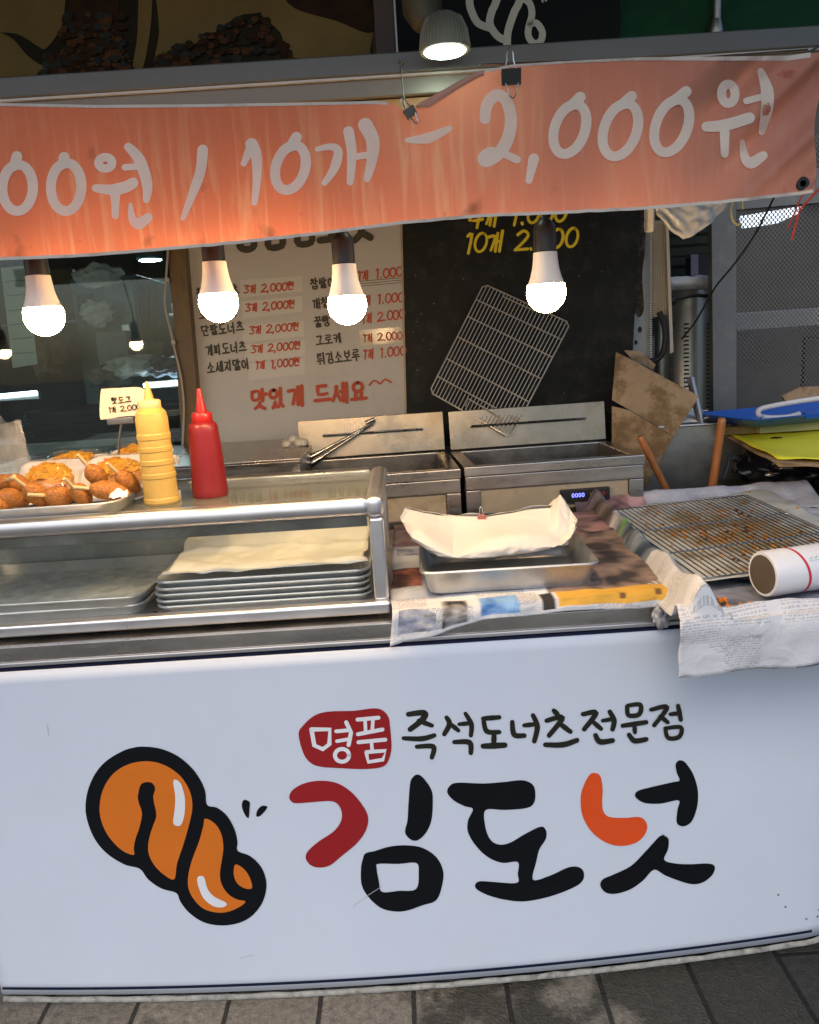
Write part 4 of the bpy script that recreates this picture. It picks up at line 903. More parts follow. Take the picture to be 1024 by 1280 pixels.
# the folded-over flap between the two clips
mb = MB(); mb.grid(lambda u, v: bsurf(520+85*u, lerp_tab(TOPT, 520+85*u)-1+v*(14-7*u)*min(1, u*4+.2), .004+.003*math.sin(v*3)), 30, 5)
mb.build('fold', mat('banner_back', (.52, .26, .19), .8, var=.15), banner)
bw = mat('white_banner_paint', (.94, .86, .73), .7, var=.10, vs=12); N, L, b = nodes_of(bw)
tl = N.new('ShaderNodeBsdfTranslucent'); tl.inputs[0].default_value = (.92, .84, .72, 1); ms = N.new('ShaderNodeMixShader'); ms.inputs[0].default_value = .3
L.new(b.outputs[0], ms.inputs[1]); L.new(tl.outputs[0], ms.inputs[2]); L.new(ms.outputs[0], N['Material Output'].inputs['Surface'])
mb = MB(); k = 0
def zero(cx, cy, rx, ry, tilt, hook):
    pts = []
    for i in range(13):
        a = -1.75+2*math.pi*i/12; x, y = rx*math.cos(a), ry*math.sin(a); pts.append((cx+x-tilt*y, cy+y))
    return [(pts, [9.5, 10.5, 10, 10, 10.5]), ([(pts[0][0]-1, pts[0][1]+1), hook], [10.5, 11])]
BS = []
BS += zero(23, 235, 19, 29, .02, (22, 196)); BS += zero(83.5, 234, 19, 30, .02, (81, 197))
BS += [(circ(132.5, 204, 8.5, 7), 9), ([(157, 209.5), (173, 208.5)], 7), ([(161, 184), (173, 197), (182, 219), (185, 236), (183.5, 250)], [8.5, 12, 11, 7]), ([(120.5, 235.5), (140, 237.5), (158, 234), (167, 229)], [8, 12, 11]), ([(144.5, 242), (145, 257), (145, 270)], [11, 8, 7]), ([(164, 256), (166, 273), (174, 280), (186, 272)], [4, 8, 12, 9]),
       ([(254, 188), (251, 215), (240, 246), (229.5, 273)], [11, 10, 5]), ([(315, 181), (321, 196), (321.5, 225), (318.5, 254)], [13, 10, 6]), ([(305, 205), (314, 185)], [6, 10])]
BS += zero(363.5, 210, 18.5, 28, .18, (371, 172))
BS += [([(397, 187), (414, 184), (423, 190), (418, 211), (406, 229)], [5, 8, 10, 6]), ([(436, 165), (440, 192), (438, 228)], [11, 10, 7]), ([(444, 196.5), (457, 194.5)], 7), ([(457, 157), (466, 176), (465, 200), (459, 224)], [15, 13, 7]),
       ([(509, 176), (535, 173), (562, 161)], [5, 11, 6]),
       ([(606, 149), (609, 131), (621, 119.5), (633, 127), (638.5, 150), (634, 175), (622, 194), (607, 203), (603, 197), (613, 189), (630, 193), (646, 200)], [11, 12, 12, 13, 10, 8, 8]), ([(667, 199), (661, 226)], [11, 7])]
BS += zero(712, 162, 19.5, 31, .22, (725, 122)); BS += zero(775, 163, 21, 33, .22, (789, 121)); BS += zero(839, 158, 20.5, 33, .24, (857, 115))
BS += [(circ(909.5, 118, 8.5, 12), 9.5), ([(882, 159), (906, 157), (936, 148)], [10, 12, 11]), ([(905, 166), (905, 193)], [10, 8]), ([(950, 90), (958, 115), (957, 140), (951, 166)], [7, 13, 12, 6]), ([(932, 127), (951, 122)], 7), ([(927, 178), (930, 197), (938, 204), (953, 195)], [5, 9, 12, 9])]
for pts, w_ in BS:
    k += 1; stroke(mb, pts, [q*1.24 for q in w_] if isinstance(w_, list) else w_*1.2, bsurf, 0, .0022+k*.00004, 6)
mb.build('price_lettering', bw, banner)
mb = MB(); P = bsurf(1002, 230, .003)
mb.lathe([(.0055, 0), (.0062, .002), (.0115, .002), (.012, 0), (.0115, -.003), (.0055, -.003), (.0055, 0)], P, (0, 1, 0), 28); mb.build('grommet', mat('black_grommet', (.02, .02, .02), .35, .5), banner)
P = bsurf(638.5, 98, .006); clip(P, .033, .024, blackp, 'binder_clip', 'large black binder clip holding the top of the orange banner', up=True)
P = bsurf(513, 142, .007); clip(P, .020, .015, steel_dark, 'binder_clip', 'small tarnished binder clip pinching the banner where its top edge dips', up=True, tilt=-28)
mb = MB(); A = onY(1003, 243, 1.6); mb.tube([A, onY(985, 285, 1.6)], .0015, 5); mb.tube([onY(1024, 236, 1.6), onY(1000, 262, 1.62), onY(990, 300, 1.62)], .0022, 6)
tag(mb.build('red_string', mat('red_twine', (.55, .06, .04), .7)), 'thin red string hanging below the right corner of the banner', 'string')

# bulbs
cream = mat('warm_white_bulb_neck', (.78, .70, .60), .4, var=.03)
lit = mat('lit_bulb_globe', (.9, .85, .7), .4, var=0, emit=(1.0, .66, .33), es=BULB, rvar=0)
BP = [(50, 330, 59, 420, 0, 'leftmost of the four, hanging over the wrapped buns'), (269, 318, 276, 403, 0, 'hanging before the left price column of the menu board'),
      (428.5, 300, 436, 406, 1, 'hanging before the right price column of the menu board'), (680.5, 285, 683.5, 391, 1, 'hanging before the black board beside the tilted rack')]
BPY = 1.60; proto = None
BX = []
for i, (x0, y0, x1, y1, sh, lab) in enumerate(BP): P = onY(x1, y1, BPY); BX.append((P, 'lit bulb with black socket, '+lab))
# the row goes on to the left of the frame; these two show only as reflections in the window
for (rx_, ry_) in ((172, 443), (6, 446)):
    q = onY(rx_, ry_, 2*3.30-BPY); BX.append((Vector((q.x, BPY, 1.50)), 'lit bulb seen only as a reflection in the window, above the price tag' if rx_ > 100 else 'lit bulb seen only as a reflection in the window, at the left edge'))
for i, (P, lab) in enumerate(BX):
    if proto is None:
        proto = thing('light_bulb', lab, 'light bulb', P, 'lit bulbs hanging along the banner'); r = .0375
        mb = MB(); prof = []
        for j in range(13): a = math.pi/2*j/12; prof.append((max(.0004, r*math.sin(a)), r*(1-math.cos(a))))
        mb.lathe(prof+[(r*.985, r*1.2), (r*.94, r*1.42)], P, n=40); mb.build('globe', lit, proto)
        mb = MB(); mb.lathe([(r*.945, r*1.425), (r*.92, r*1.47), (r*.80, r*1.78), (r*.69, r*2.2), (r*.63, r*2.65), (r*.61, r*3.0), (r*.5, r*3.02)], P, n=40); mb.build('neck', cream, proto)
        mb = MB(); mb.lathe([(r*.50, r*3.0), (r*.575, r*3.05), (r*.575, r*4.1), (r*.52, r*4.35), (r*.30, r*4.58), (r*.12, r*4.75), (r*.12, r*5.0)], P, n=32); mb.build('socket', blackp, proto)
        mb = MB(); mb.tube([P+Vector((0, 0, r*4.9)), P+Vector((.001, .01, r*7)), P+Vector((0, .07, 1.90-P.z))], .003, 8); mb.build('cord', rubber, proto)
    else: copy_thing(proto, P, RZ(random.uniform(0, 6)).to_euler(), lab)

# ================================================================== BEAM, FASCIA AND ROOF
mb = MB(); mb.box(-2.2, 1.6, 1.70, 1.76, 1.962, 2.0, .004); be = thing('steel_beam', 'grey steel beam with two ledges running across above the banner', 'beam', (0, 1.73, 1.93))
grb = mat('grey_painted_steel', (.11, .118, .115), .45, .3, var=.18, dirt=(.1, .09, .07), dscale=5, damt=.5)
mb.build('upper_ledge', grb, be)
mb = MB(); mb.box(-2.2, 1.6, 1.715, 1.75, 1.926, 1.9600, .003); mb.build('lower_ledge', mat('lower_beam_paint', (.17, .16, .14), .45, .3, var=.12, dirt=(.14, .11, .07), dscale=4, damt=.4), be)
mb = MB(); mb.box(-2.2, 1.6, 1.706, 1.714, 1.9575, 1.9615, 0); mb.build('bright_edge', mat('worn_edge', (.42, .41, .38), .45, .4), be)
mb = MB(); mb.box(-2.2, .25, 1.728, 1.76, 1.902, 1.924, .002); mb.build('wooden_batten', mat('oiled_batten', (.30, .17, .07), .6, var=.3, vs=8), be)
mb = MB(); A = onY(501, 83, 1.698); mb.tube([A+Vector((-.004, 0, .006)), A+Vector((0, 0, .011)), A+Vector((.006, 0, .006)), A, A+Vector((.002, -.004, -.045)), A+Vector((.003, -.01, -.075))], .0016, 6)
tag(mb.build('wire_hook', steel_dark), 'small twisted wire hook on the steel beam above the small tarnished clip', 'hook')
mb = MB(); mb.tube([onY(600, 81, 1.60), onY(700, 77, 1.62), onY(850, 74, 1.63), onY(1010, 62, 1.64)], .0018, 6); mb.tube([onY(1024, 58, 1.6), onY(1000, 71, 1.55), onY(985, 74, 1.5)], .0022, 6)
tag(mb.build('support_wire', steel_dark), 'thin wire strung along the top edge of the banner at the right', 'wire')
# food poster: a plain generic stand-in of boards, bread and nuts, its colours darkened to carry the dimness
FZ0, FZ1 = 2.0, 2.62
def fxy(x, y): return onY(x, y, 1.80)
poster = thing('food_poster', 'dark framed food poster with brown nuts and pale boards above the beam at the left', 'poster', (-.5, 1.8, 2.0))
mb = MB(); xe = fxy(466, 60).x; mb.box(-2.0, xe, 1.80, 1.812, 1.985, FZ1, 0); mb.build('backing', mat('dimmed_olive_backing', (.022, .017, .008), .7, spec=.1, var=.5, vs=5), poster)
fo = lambda x, y, off: onY(x, y, 1.7985-off)
mb = MB()
pt = mat('tan_board_print', (.16, .105, .035), .7, spec=.1, var=.25, vs=5); pd = mat('dimmed_brown_print', (.03, .014, .006), .7, spec=.1, var=.5, vs=16); pn = mat('nut_brown_print', (.075, .030, .011), .7, spec=.1, var=.5, vs=20); pg_ = mat('grey_seed_print', (.026, .026, .021), .7, spec=.1, var=.5, vs=30)
filled(mb, [(-40, -60), (85, -60), (82, 0), (76, 35), (58, 60), (48, 58), (20, 42), (-40, 30)], [], fo, 0, 0)
filled(mb, [(-40, 36), (10, 45), (35, 70), (55, 82), (70, 75), (80, 60), (84, 72), (60, 90), (-40, 100)], [], fo, 0, .0005)
filled(mb, [(176, -60), (190, -60), (190, 10), (186, 50), (178, 86), (166, 88), (172, 40)], [], fo, 0, .0005)
filled(mb, [(206, -60), (340, -60), (335, 8), (298, 20), (262, 45), (220, 66), (195, 74), (199, 40)], [], fo, 0, .0005)
filled(mb, [(330, -60), (462, -60), (463, 62), (452, 74), (368, 72), (350, 40), (325, 12)], [], fo, 0, .0008)
filled(mb, [(352, -50), (462, -10), (466, 40), (420, 26), (360, 4)], [], fo, 1, .0012)
filled(mb, [(95, -60), (150, -60), (148, 20), (155, 60), (130, 88), (60, 92), (70, 74), (85, 45)], [], fo, 1, .0010)
rg = random.Random(21); k = 0
for i in range(480):
    if i % 2: a = rg.random(); x = 60+100*a+rg.uniform(-8, 8); y = rg.uniform(15, 92) if 78 < x < 152 else rg.uniform(70, 92)
    else: x = rg.uniform(195, 362); t = (x-195)/167; top = 74-74*max(0, t)**.8 if t < .8 else 12+(t-.8)*260; y = rg.uniform(top, 90)
    if y < -40 or y > 93: continue
    r = rg.uniform(2, 6.5); k += 1
    filled(mb, circ(x, y, r*rg.uniform(.8, 1.3), r*rg.uniform(.6, .9), n=7)[:-1], [], fo, rg.choice((1, 1, 2, 2, 3, 3, 1)), .0014+k*.00001, 2)
mb.build('printed_picture', [pt, pd, pn, pg_], poster)
mb = MB(); mb.box(fxy(466, 0).x, fxy(491, 0).x, 1.785, 1.812, 1.985, FZ1, .003); mb.build('frame_edge', mat('dark_brown_frame', (.05, .026, .018), .5, var=.2), poster)
sign = thing('shop_sign', 'black shop sign with a white outlined twisted doughnut logo above the beam', 'sign', (.25, 1.8, 2.0))
mb = MB(); mb.box(fxy(492, 0).x, fxy(775, 0).x, 1.80, 1.815, 1.985, FZ1, 0); mb.build('sign_face', mat('black_sign_face', (.007, .009, .009), .6, spec=.1, var=.2), sign)
mb = MB(); mb.box(fxy(491.5, 0).x, fxy(494, 0).x, 1.793, 1.80, 2.015, FZ1, 0); mb.box(fxy(494, 0).x, fxy(515, 0).x, 1.795, 1.80, 2.012, 2.0145, 0); mb.build('edge_strip', steel_dark, sign)
mb = MB(); k = 0
for pts, w_ in (([(600, -70), (588, -40), (587, 0), (590, 15), (598, 29), (613, 35)], 9.5), ([(640, -60), (621, 0), (615, 14), (612.5, 30), (622, 45), (634, 51)], 9.5), ([(668, -60), (650, 0), (643, 15), (635, 40), (634, 61)], 9.5), ([(600, -70), (630, -78), (655, -66), (668, -60)], 9.5),
               ([(652, -3), (662, 4), (665, 18), (661, 34), (661, 46), (668, 54), (676, 51), (678, 40), (671, 29), (663, 30)], 8.5), ([(677, -6), (678.5, 2)], 2.5), ([(683, -6), (682.5, 1)], 2.5)):
    k += 1; stroke(mb, pts, w_, fo, 0, -.0005+k*.0001, 6)
mb.build('outline_logo', mat('cream_sign_print', (.48, .48, .38), .6), sign)
gw = thing('green_board', 'dark green board with a vertical pipe above the beam at the right', 'board', (.75, 1.82, 2.0))
mb = MB(); mb.box(fxy(778, 0).x, 1.7, 1.825, 1.84, 1.985, FZ1, 0); mb.build('board_face', mat('bottle_green_paint', (.006, .05, .019), .6, spec=.12, var=.45, vs=4, dirt=(.008, .012, .01), dscale=5, damt=.9), gw)
mb = MB(); mb.tube([fxy(898, 40)+Vector((0, .01, -.03)), fxy(898, 40)+Vector((0, .01, .6))], .009, 10); mb.lathe([(.014, -.012), (.016, 0), (.012, .02)], fxy(897, 36)+Vector((0, .01, 0)), n=12); mb.build('pipe', steel_dark, gw)
# fascia lamp
P = onY(556.5, 66, 1.60); lamp = thing('fascia_lamp', 'lit spot lamp with a ribbed housing hanging before the black sign', 'lamp', P)
mb = MB(); prof = []
mb.lathe([(.0405, .002), (.046, .002), (.045, .012), (.041, .035), (.032, .055), (.02, .064), (.0005, .066)], P, n=40)
for i in range(40):
    a = 2*math.pi*i/40; mb.tube([P+Vector((math.cos(a)*rr_, math.sin(a)*rr_, h)) for rr_, h in ((.046, .006), (.042, .035), (.033, .055))], .0016, 5)
mb.build('ribbed_housing', mat('old_brass_green_housing', (.20, .20, .15), .5, .3, var=.2), lamp)
mb = MB(); mb.lathe([(.0004, -.004), (.02, -.003), (.036, 0), (.041, .004)], P, n=40); mb.build('lens', mat('lit_lens', (.9, .95, .9), .4, var=0, emit=(.78, 1, .82), es=22, rvar=0), lamp)
mb = MB(); mb.lathe([(.012, .062), (.024, .066), (.038, .10), (.034, .13), (.02, .14), (.0005, .141)], P+Vector((-.02, .03, 0)), (-.15, .25, 1), 20); mb.tube([P+Vector((-.03, .05, .13)), P+Vector((-.03, .18, .2))], .006, 8); mb.build('bracket', mat('dark_brass', (.07, .06, .035), .5, .4, var=.3), lamp)
mb = MB(); mb.blob(P+Vector((-.026, -.004, .045)), .006, 2, .3, 2); mb.build('red_cap', ink_orange, lamp)
# building shell
shop = thing('shop_building', 'dim shop interior shell of dark walls, ceiling and a deep awning over the stall', 'building', (0, 4, 0))  # the awning is an added, unseen overhang that shades the fascia
mb = MB(); mb.box(-3.2, 1.3, 1.83, 6.6, 2.63, 2.72, 0); mb.build('ceiling', mat('sooty_ceiling', (.10, .09, .08), .8, var=.3), shop)
mb = MB(); mb.box(-3.2, 1.3, .55, 1.825, 2.55, 2.60, 0); mb.build('shade_awning', mat('dark_shade_awning', (.05, .055, .05), .7, var=.2), shop)  # unseen overhang, its reach set to shade the fascia
mb = MB(); mb.box(-3.25, -3.2, 1.7, 6.6, 0, 2.63, 0); mb.build('side_wall', greywall, shop)
mb = MB(); mb.box(-3.2, 3.4, 6.6, 6.7, 0, 2.63, 0); mb.build('rear_wall', greywall, shop)
mb = MB(); mb.box(.96, 3.4, 3.66, 3.74, 2.03, 2.7, 0); mb.build('header', greywall, shop)
mb = MB(); mb.box(3.4, 3.45, 2.6, 6.6, 0, 2.63, 0); mb.build('far_side_wall', greywall, shop)

# ================================================================== REAR: MENU BOARD, BLACK BOARD, WINDOW
WY = 3.30
def slab(mb, px, y, t, mi=0):
    """flat board with thickness from its photo corners, standing on the plane y"""
    f_ = [onY(p[0], p[1], y) for p in px]; n = len(f_); b = len(mb.v); mb.v += f_+[p+Vector((0, t, 0)) for p in f_]
    mb.face(range(n), mi, None, False); mb.face([b+n+i for i in reversed(range(n))], mi, None, False) if b == 0 else None
    if b: mb.f.pop(); mb.mi.pop(); mb.uv.pop(); mb.sm.pop(); mb.face([b+i for i in range(n)], mi, None, False); mb.face([b+n+i for i in reversed(range(n))], mi, None, False)
    for i in range(n): mb.face([b+i, b+(i+1) % n, b+n+(i+1) % n, b+n+i], mi, None, False)
    return mb
menu = thing('menu_board', 'off-white menu board with black item names and red prices on the rear wall', 'menu board', onY(375, 550, WY))
mb = MB(); slab(mb, [(222, 255), (499, 235), (507, 519), (500, 548), (250, 565)], WY, .02); mb.build('board', mat('aged_white_board', (.56, .53, .48), .45, var=.1, vs=2.5, dirt=(.34, .27, .17), dscale=2.6, damt=.45), menu)
wm = lambda x, y, off: onY(x, y, WY-.001-off)
mb = MB(); stp = []
for (a, b_) in (((300, 356), (378, 349)), ((302, 383), (378, 374)), ((303, 412), (380, 405)), ((306, 437), (381, 429)), ((310, 460), (381, 452))):
    slab(mb, [(a[0], a[1]-6 if 1 else 0), (b_[0], b_[1]-4), (b_[0]+.5, b_[1]+15), (a[0]+1, a[1]+16)], WY-.0012, .001)
mb.build('price_strip', mat('price_strip_paper', (.62, .59, .53), .35, var=.06), menu)
mb = MB(); slab(mb, [(449, 413), (503, 408), (504, 428), (450, 433)], WY-.003, .0012); mb.build('taped_strip', mat('shiny_taped_strip', (.62, .55, .42), .12, var=.06), menu)
mred = mat('menu_red_paint', (.52, .065, .02), .5, var=.15); mblk = mat('menu_black_paint', (.05, .045, .03), .5, var=.2)
mb = MB()
for t_, a, b_, h in (('찹쌀도너츠', (246, 367), (300, 362), 13), ('꽈배기', (249, 393), (300, 388), 13), ('단팥도너츠', (252, 414), (306, 408), 13), ('계피도너츠', (257, 438), (309, 433), 13), ('소세지말이', (259, 460), (313, 454), 13),
                     ('찹쌀이', (388, 355), (421, 352), 13), ('깨찰빵', (391, 380), (424, 376), 13), ('꿀빵', (393, 403), (414, 400), 13), ('고로케', (395, 426), (428, 422), 12), ('튀김소보루', (397, 449), (451, 443), 14)):
    mb = MB(); letter(mb, t_, a, b_, h, 2.1, wm); mb.build('item_name', mblk, menu)
mb = MB(); letter(mb, '명품김도넛', (290, 292), (470, 276), 44, 9, wm); mb.build('heading', mblk, menu)
mb = MB()
for t_, a, b_, h in (('3개 2,000원', (304, 362), (369, 357), 10), ('3개 2,000원', (306, 385), (370, 380), 10), ('3개 2,000원', (311, 413), (375, 408), 10), ('3개 2,000원', (313, 437), (377, 431), 10), ('1개 1,000원', (318, 457), (376, 452), 10),
                     ('1개 1.000', (445, 345), (503, 339), 12), ('1개 1.000', (448, 376), (505, 371), 12), ('1개 2.000', (450, 399), (506, 392), 12), ('1개 1.000', (452, 443), (507, 438), 12)):
    mb = MB(); letter(mb, t_, a, b_, h, 1.9, wm, slant=.12); mb.build('price', mred, menu)
mb = MB(); letter(mb, '1개 2.000', (452, 423), (503, 419), 10, 1.7, lambda x, y, off: onY(x, y, WY-.0032-off)); mb.build('price', mred, menu)
mb = MB(); letter(mb, '맛있게 드세요', (314, 500), (461, 488), 24, 4.6, wm, slant=.05); mb.build('greeting', mred, menu)
mb = MB(); letter(mb, '^^', (461, 484), (488, 480), 16, 2.6, wm); mb.build('smile_mark', mred, menu)
mb = MB()
for y in (352, 355, 358): stroke(mb, [(447, y), (503, y-5)], .7, wm, 0, .0002, smooth=False)
mb.build('scored_line', mblk, menu)

bb = thing('black_board', 'tall black panel with yellow hand-painted prices behind the fryers', 'board', onY(650, 515, WY))
mb = MB(); slab(mb, [(501, 225), (803, 205), (787.5, 513), (787, 548), (508, 560)], WY, .025); mb.build('panel', mat('greasy_black_panel', (.016, .018, .017), .5, spec=.18, var=.4, vs=6, bump=.12, bs=60, dirt=(.06, .055, .045), dscale=13, damt=.6), bb)
mb = MB(); slab(mb, [(499.5, 240), (502, 240), (508.5, 519), (506, 519)], WY-.004, .004); mb.build('edge_trim', mat('pale_edge_trim', (.45, .36, .24), .5, var=.2), bb)
mb = MB(); yel = mat('yellow_paint', (.92, .70, .02), .5, var=.1)
letter(mb, '4개 1.000', (586, 272), (708, 265), 25, 3.8, wm, slant=.22); mb.build('price', yel, bb)
mb = MB(); letter(mb, '10개 2.000', (578, 305), (722, 296), 25, 3.8, wm, slant=.22)
mb.build('price', yel, bb)
mb = MB(); rg = random.Random(9)
for i in range(26): x, y = rg.uniform(515, 785), rg.uniform(330, 500); filled(mb, circ(x, y, rg.uniform(.5, 1.6), rg.uniform(.4, 1.2), n=6)[:-1], [], wm, 0, .0002*i*.02)
mb.build('grease_spot', mat('grease_spot', (.13, .11, .07), .5), bb)

# brown post and cable
mb = MB(); slab(mb, [(209, 290), (229, 288), (252, 560), (228, 563)], WY-.06, .07)
tag(mb.build('wooden_post', mat('brown_varnished_post', (.145, .085, .028), .4, var=.35, vs=9, stretch=(5, 5, 1))), 'brown wooden post between the window and the white menu board', 'post')
mb = MB(); q = [onY(x, y, WY-.075) for x, y in cr([(211, 300), (208, 345), (206, 380), (213, 412), (219, 440), (226, 470), (230, 510), (228, 560)], 4)]; mb.tube(q, .0045, 6)
for px, py in ((209, 350), (217, 428)): P = onY(px, py, WY-.077); mb.box(P.x-.008, P.x+.008, P.y-.006, P.y+.006, P.z-.008, P.z+.008, .002)
tag(mb.build('white_cable', mat('white_cable_sheath', (.42, .41, .37), .5)), 'thin white cable clipped down along the brown post', 'cable')

# window pane
win = thing('window', 'large reflective window pane at the left, a kitchen room behind it', 'window', (-1.5, WY, .95))
mb = MB(); mb.box(-2.6, onY(218, 400, WY).x, WY, WY+.006, .95, 2.15, 0); mb.build('pane', window_glass, win)
mb = MB(); mb.box(-2.6, -.83, WY-.012, WY+.03, .90, .948, .003); mb.build('sill', steel_dark, win)
nt_ = thing('paper_notice', 'pale paper notice with rows of small print inside the window, left edge', 'notice', onY(25, 460, 3.36))
mb = MB(); slab(mb, [(1, 335), (32, 332), (47, 455), (16, 460)], 3.36, .002); mb.build('sheet', mat('pale_grey_notice', (.42, .45, .45), .6, var=.08), nt_)
mb = MB(); nm = lambda x, y, off: onY(x, y, 3.3585-off); k = 0; rg = random.Random(2)
for j in range(6):
    for i in range(9): x = 7+j*1.9+i*3.0; y = 352+j*18-i*.25; k += 1; stroke(mb, [(x, y), (x+rg.uniform(1, 2.2), y+rg.uniform(-1, 1))], 1.1, nm, 0, k*.00001, 1)
mb.build('small_print', mat('faded_grey_print', (.10, .11, .11), .6), nt_)

# the room behind the glass
def bxp(name, px, y, dep, material, label, cat, parts=None, bev=.006):
    P0, P1 = onY(px[0], px[3], y), onY(px[2], px[1], y); A = onY(px[0], (px[1]+px[3])/2, y); Bq = onY(px[2], (px[1]+px[3])/2, y)
    zc0 = onY((px[0]+px[2])/2, px[3], y).z; zc1 = onY((px[0]+px[2])/2, px[1], y).z
    mb = MB(); mb.box(A.x, Bq.x, y, y+dep, zc0, zc1, bev)
    if parts is None: return tag(mb.build(name, material), label, cat), (A.x, Bq.x, zc0, zc1)
    t_ = thing(name, label, cat, ((A.x+Bq.x)/2, y, zc0)); mb.build(parts, material, t_); return t_, (A.x, Bq.x, zc0, zc1)
teal = mat('teal_grey_enamel', (.10, .17, .18), .35, var=.15, vs=4, dirt=(.05, .06, .05), dscale=4, damt=.5)
fr, (a, b_, c, d) = bxp('refrigerator', (100, 345, 182, 545), 4.7, .6, teal, 'teal-grey refrigerator standing in the room behind the window', 'refrigerator', 'cabinet_body')
mb = MB(); mb.box(a+(b_-a)*.52, b_-.012, 4.672, 4.698, c+.05, d-.02, .006); mb.build('door', mat('teal_door', (.13, .24, .26), .3, var=.1), fr)
mb = MB(); mb.box(b_-.10, b_-.055, 4.655, 4.671, c+(d-c)*.60, c+(d-c)*.70, .004); mb.build('handle', alu, fr)
mb = MB(); mb.box(a+.03, a+.13, 4.69, 4.699, c+(d-c)*.80, c+(d-c)*.90, .002); mb.build('dark_vent', blackp, fr)
def blob_thing(name, px, py, y, r, sq, material, label, cat, amp=.35, seed=0, fr_=2.4):
    P = onY(px, py, y); mb = MB(); mb.blob(P, r, 4, amp, fr_, sq, seed=seed); return tag(mb.build(name, material), label, cat)
wbag = mat('white_carrier_bag', (.82, .84, .84), .4, var=.2, vs=14, bump=.5, bs=22)
blob_thing('plastic_bag', 122, 392, 4.55, .075, (1.15, .8, .85), wbag, 'white plastic bag bunched up in the middle of the window, in front of the refrigerator', 'plastic bag', .5, 3)
blob_thing('plastic_bag', 122, 345, 4.5, .10, (1.15, .6, .55), wbag, 'white plastic bag hanging at the top of the window', 'plastic bag', .55, 8)
blob_thing('plastic_bag', 165, 457, 4.35, .085, (1.4, .8, .7), wbag, 'pale plastic bag lying on the clutter behind the window, below the reflected bulb', 'plastic bag', .6, 12)
blob_thing('plastic_bag', 211, 458, 4.3, .08, (1.3, .8, .6), mat('bluish_bag', (.25, .28, .36), .4, var=.5, vs=14, bump=.5, bs=20), 'bluish plastic bag on the clutter behind the window beside the brown post', 'plastic bag', .6, 14)
bxp('carton', (121, 414, 160, 455), 4.4, .2, mat('pale_grey_carton', (.36, .39, .40), .6, var=.1), 'pale grey carton standing behind the window under the bunched white bag', 'carton')
mb = MB(); mb.grid(lambda u, v: onY(177+20*u, 352+108*v, 4.8)+Vector((0, .02*math.sin(u*16), 0)), 30, 6); tag(mb.build('curtain', mat('olive_yellow_curtain', (.20, .17, .035), .8, var=.2), thick=.003), 'olive yellow curtain strip beside the refrigerator behind the window', 'curtain')
bxp('brown_panel', (66, 336, 95, 398), 4.9, .05, mat('brown_board', (.12, .085, .05), .6, var=.2), 'brown board leaning behind the window, left of the refrigerator', 'board')
bxp('work_table', (-40, 552, 190, 640), 3.75, .75, steel_dark, 'grey metal table inside the room, carrying the dark stacked trays', 'table')
dk = mat('dark_plastic_tray', (.022, .026, .024), .4, var=.3)
rg = random.Random(4)
zt = onY(115, 552, 3.8).z
for i in range(9):
    cx = -1.40+rg.uniform(-.025, .025); cy = 3.98+rg.uniform(-.02, .02)
    mb = MB(); pan(mb, .78, .42, .03, T((cx, cy, zt+.002+i*.0155)) @ RZ(rg.uniform(-3, 3)), r=.03)
    nm_ = ['bottom', 'second', 'third', 'fourth', 'middle', 'sixth', 'seventh', 'eighth', 'topmost'][i]
    tag(mb.build('dark_tray', dk), f'{nm_} tray, counted from below, of the dark stack on the metal table behind the window', 'tray', 'dark trays stacked behind the window')
strip_white = mat('glowing_strip', (.9, .95, .95), .4, var=0, emit=(.82, .95, 1.0), es=5, rvar=0)  # emissive white for the two bright lines in the window
for (a, b_, lab) in (((-60, 501), (46, 491), 'lit white tube lamp low in the window at the left edge, above the dark trays'), ((180, 482), (231, 478), 'lit white tube lamp in the window beside the brown post')):  # white strips for the two bright lines, not known to be lamps
    A, B = onY(*a, 4.28), onY(*b_, 4.28); t_ = thing('bright_strip', lab, 'lamp', (A+B)/2-Vector((0, 0, .03)))
    mb = MB(); mb.tube([A, B], .013, 10); mb.build('tube', strip_white, t_)
    mb = MB(); mb.box(A.x, B.x, A.y+.015, A.y+.04, min(A.z, B.z)-.02, min(A.z, B.z)+.02, .003); mb.build('back_bar', alu, t_)
P = onY(188, 326, 5.2); t_ = thing('ceiling_lamp', 'round lit ceiling lamp inside the room behind the window', 'lamp', P)
mb = MB(); mb.lathe([(.0005, -.004), (.06, 0), (.07, .006)], P, n=28); mb.build('diffuser', mat('lit_diffuser', (.9, .95, 1), .4, var=0, emit=(.85, .95, 1), es=95, rvar=0), t_)
mb = MB(); mb.lathe([(.072, .004), (.085, .012), (.08, .05), (.0005, .055)], P, n=28); mb.build('housing', grb, t_)

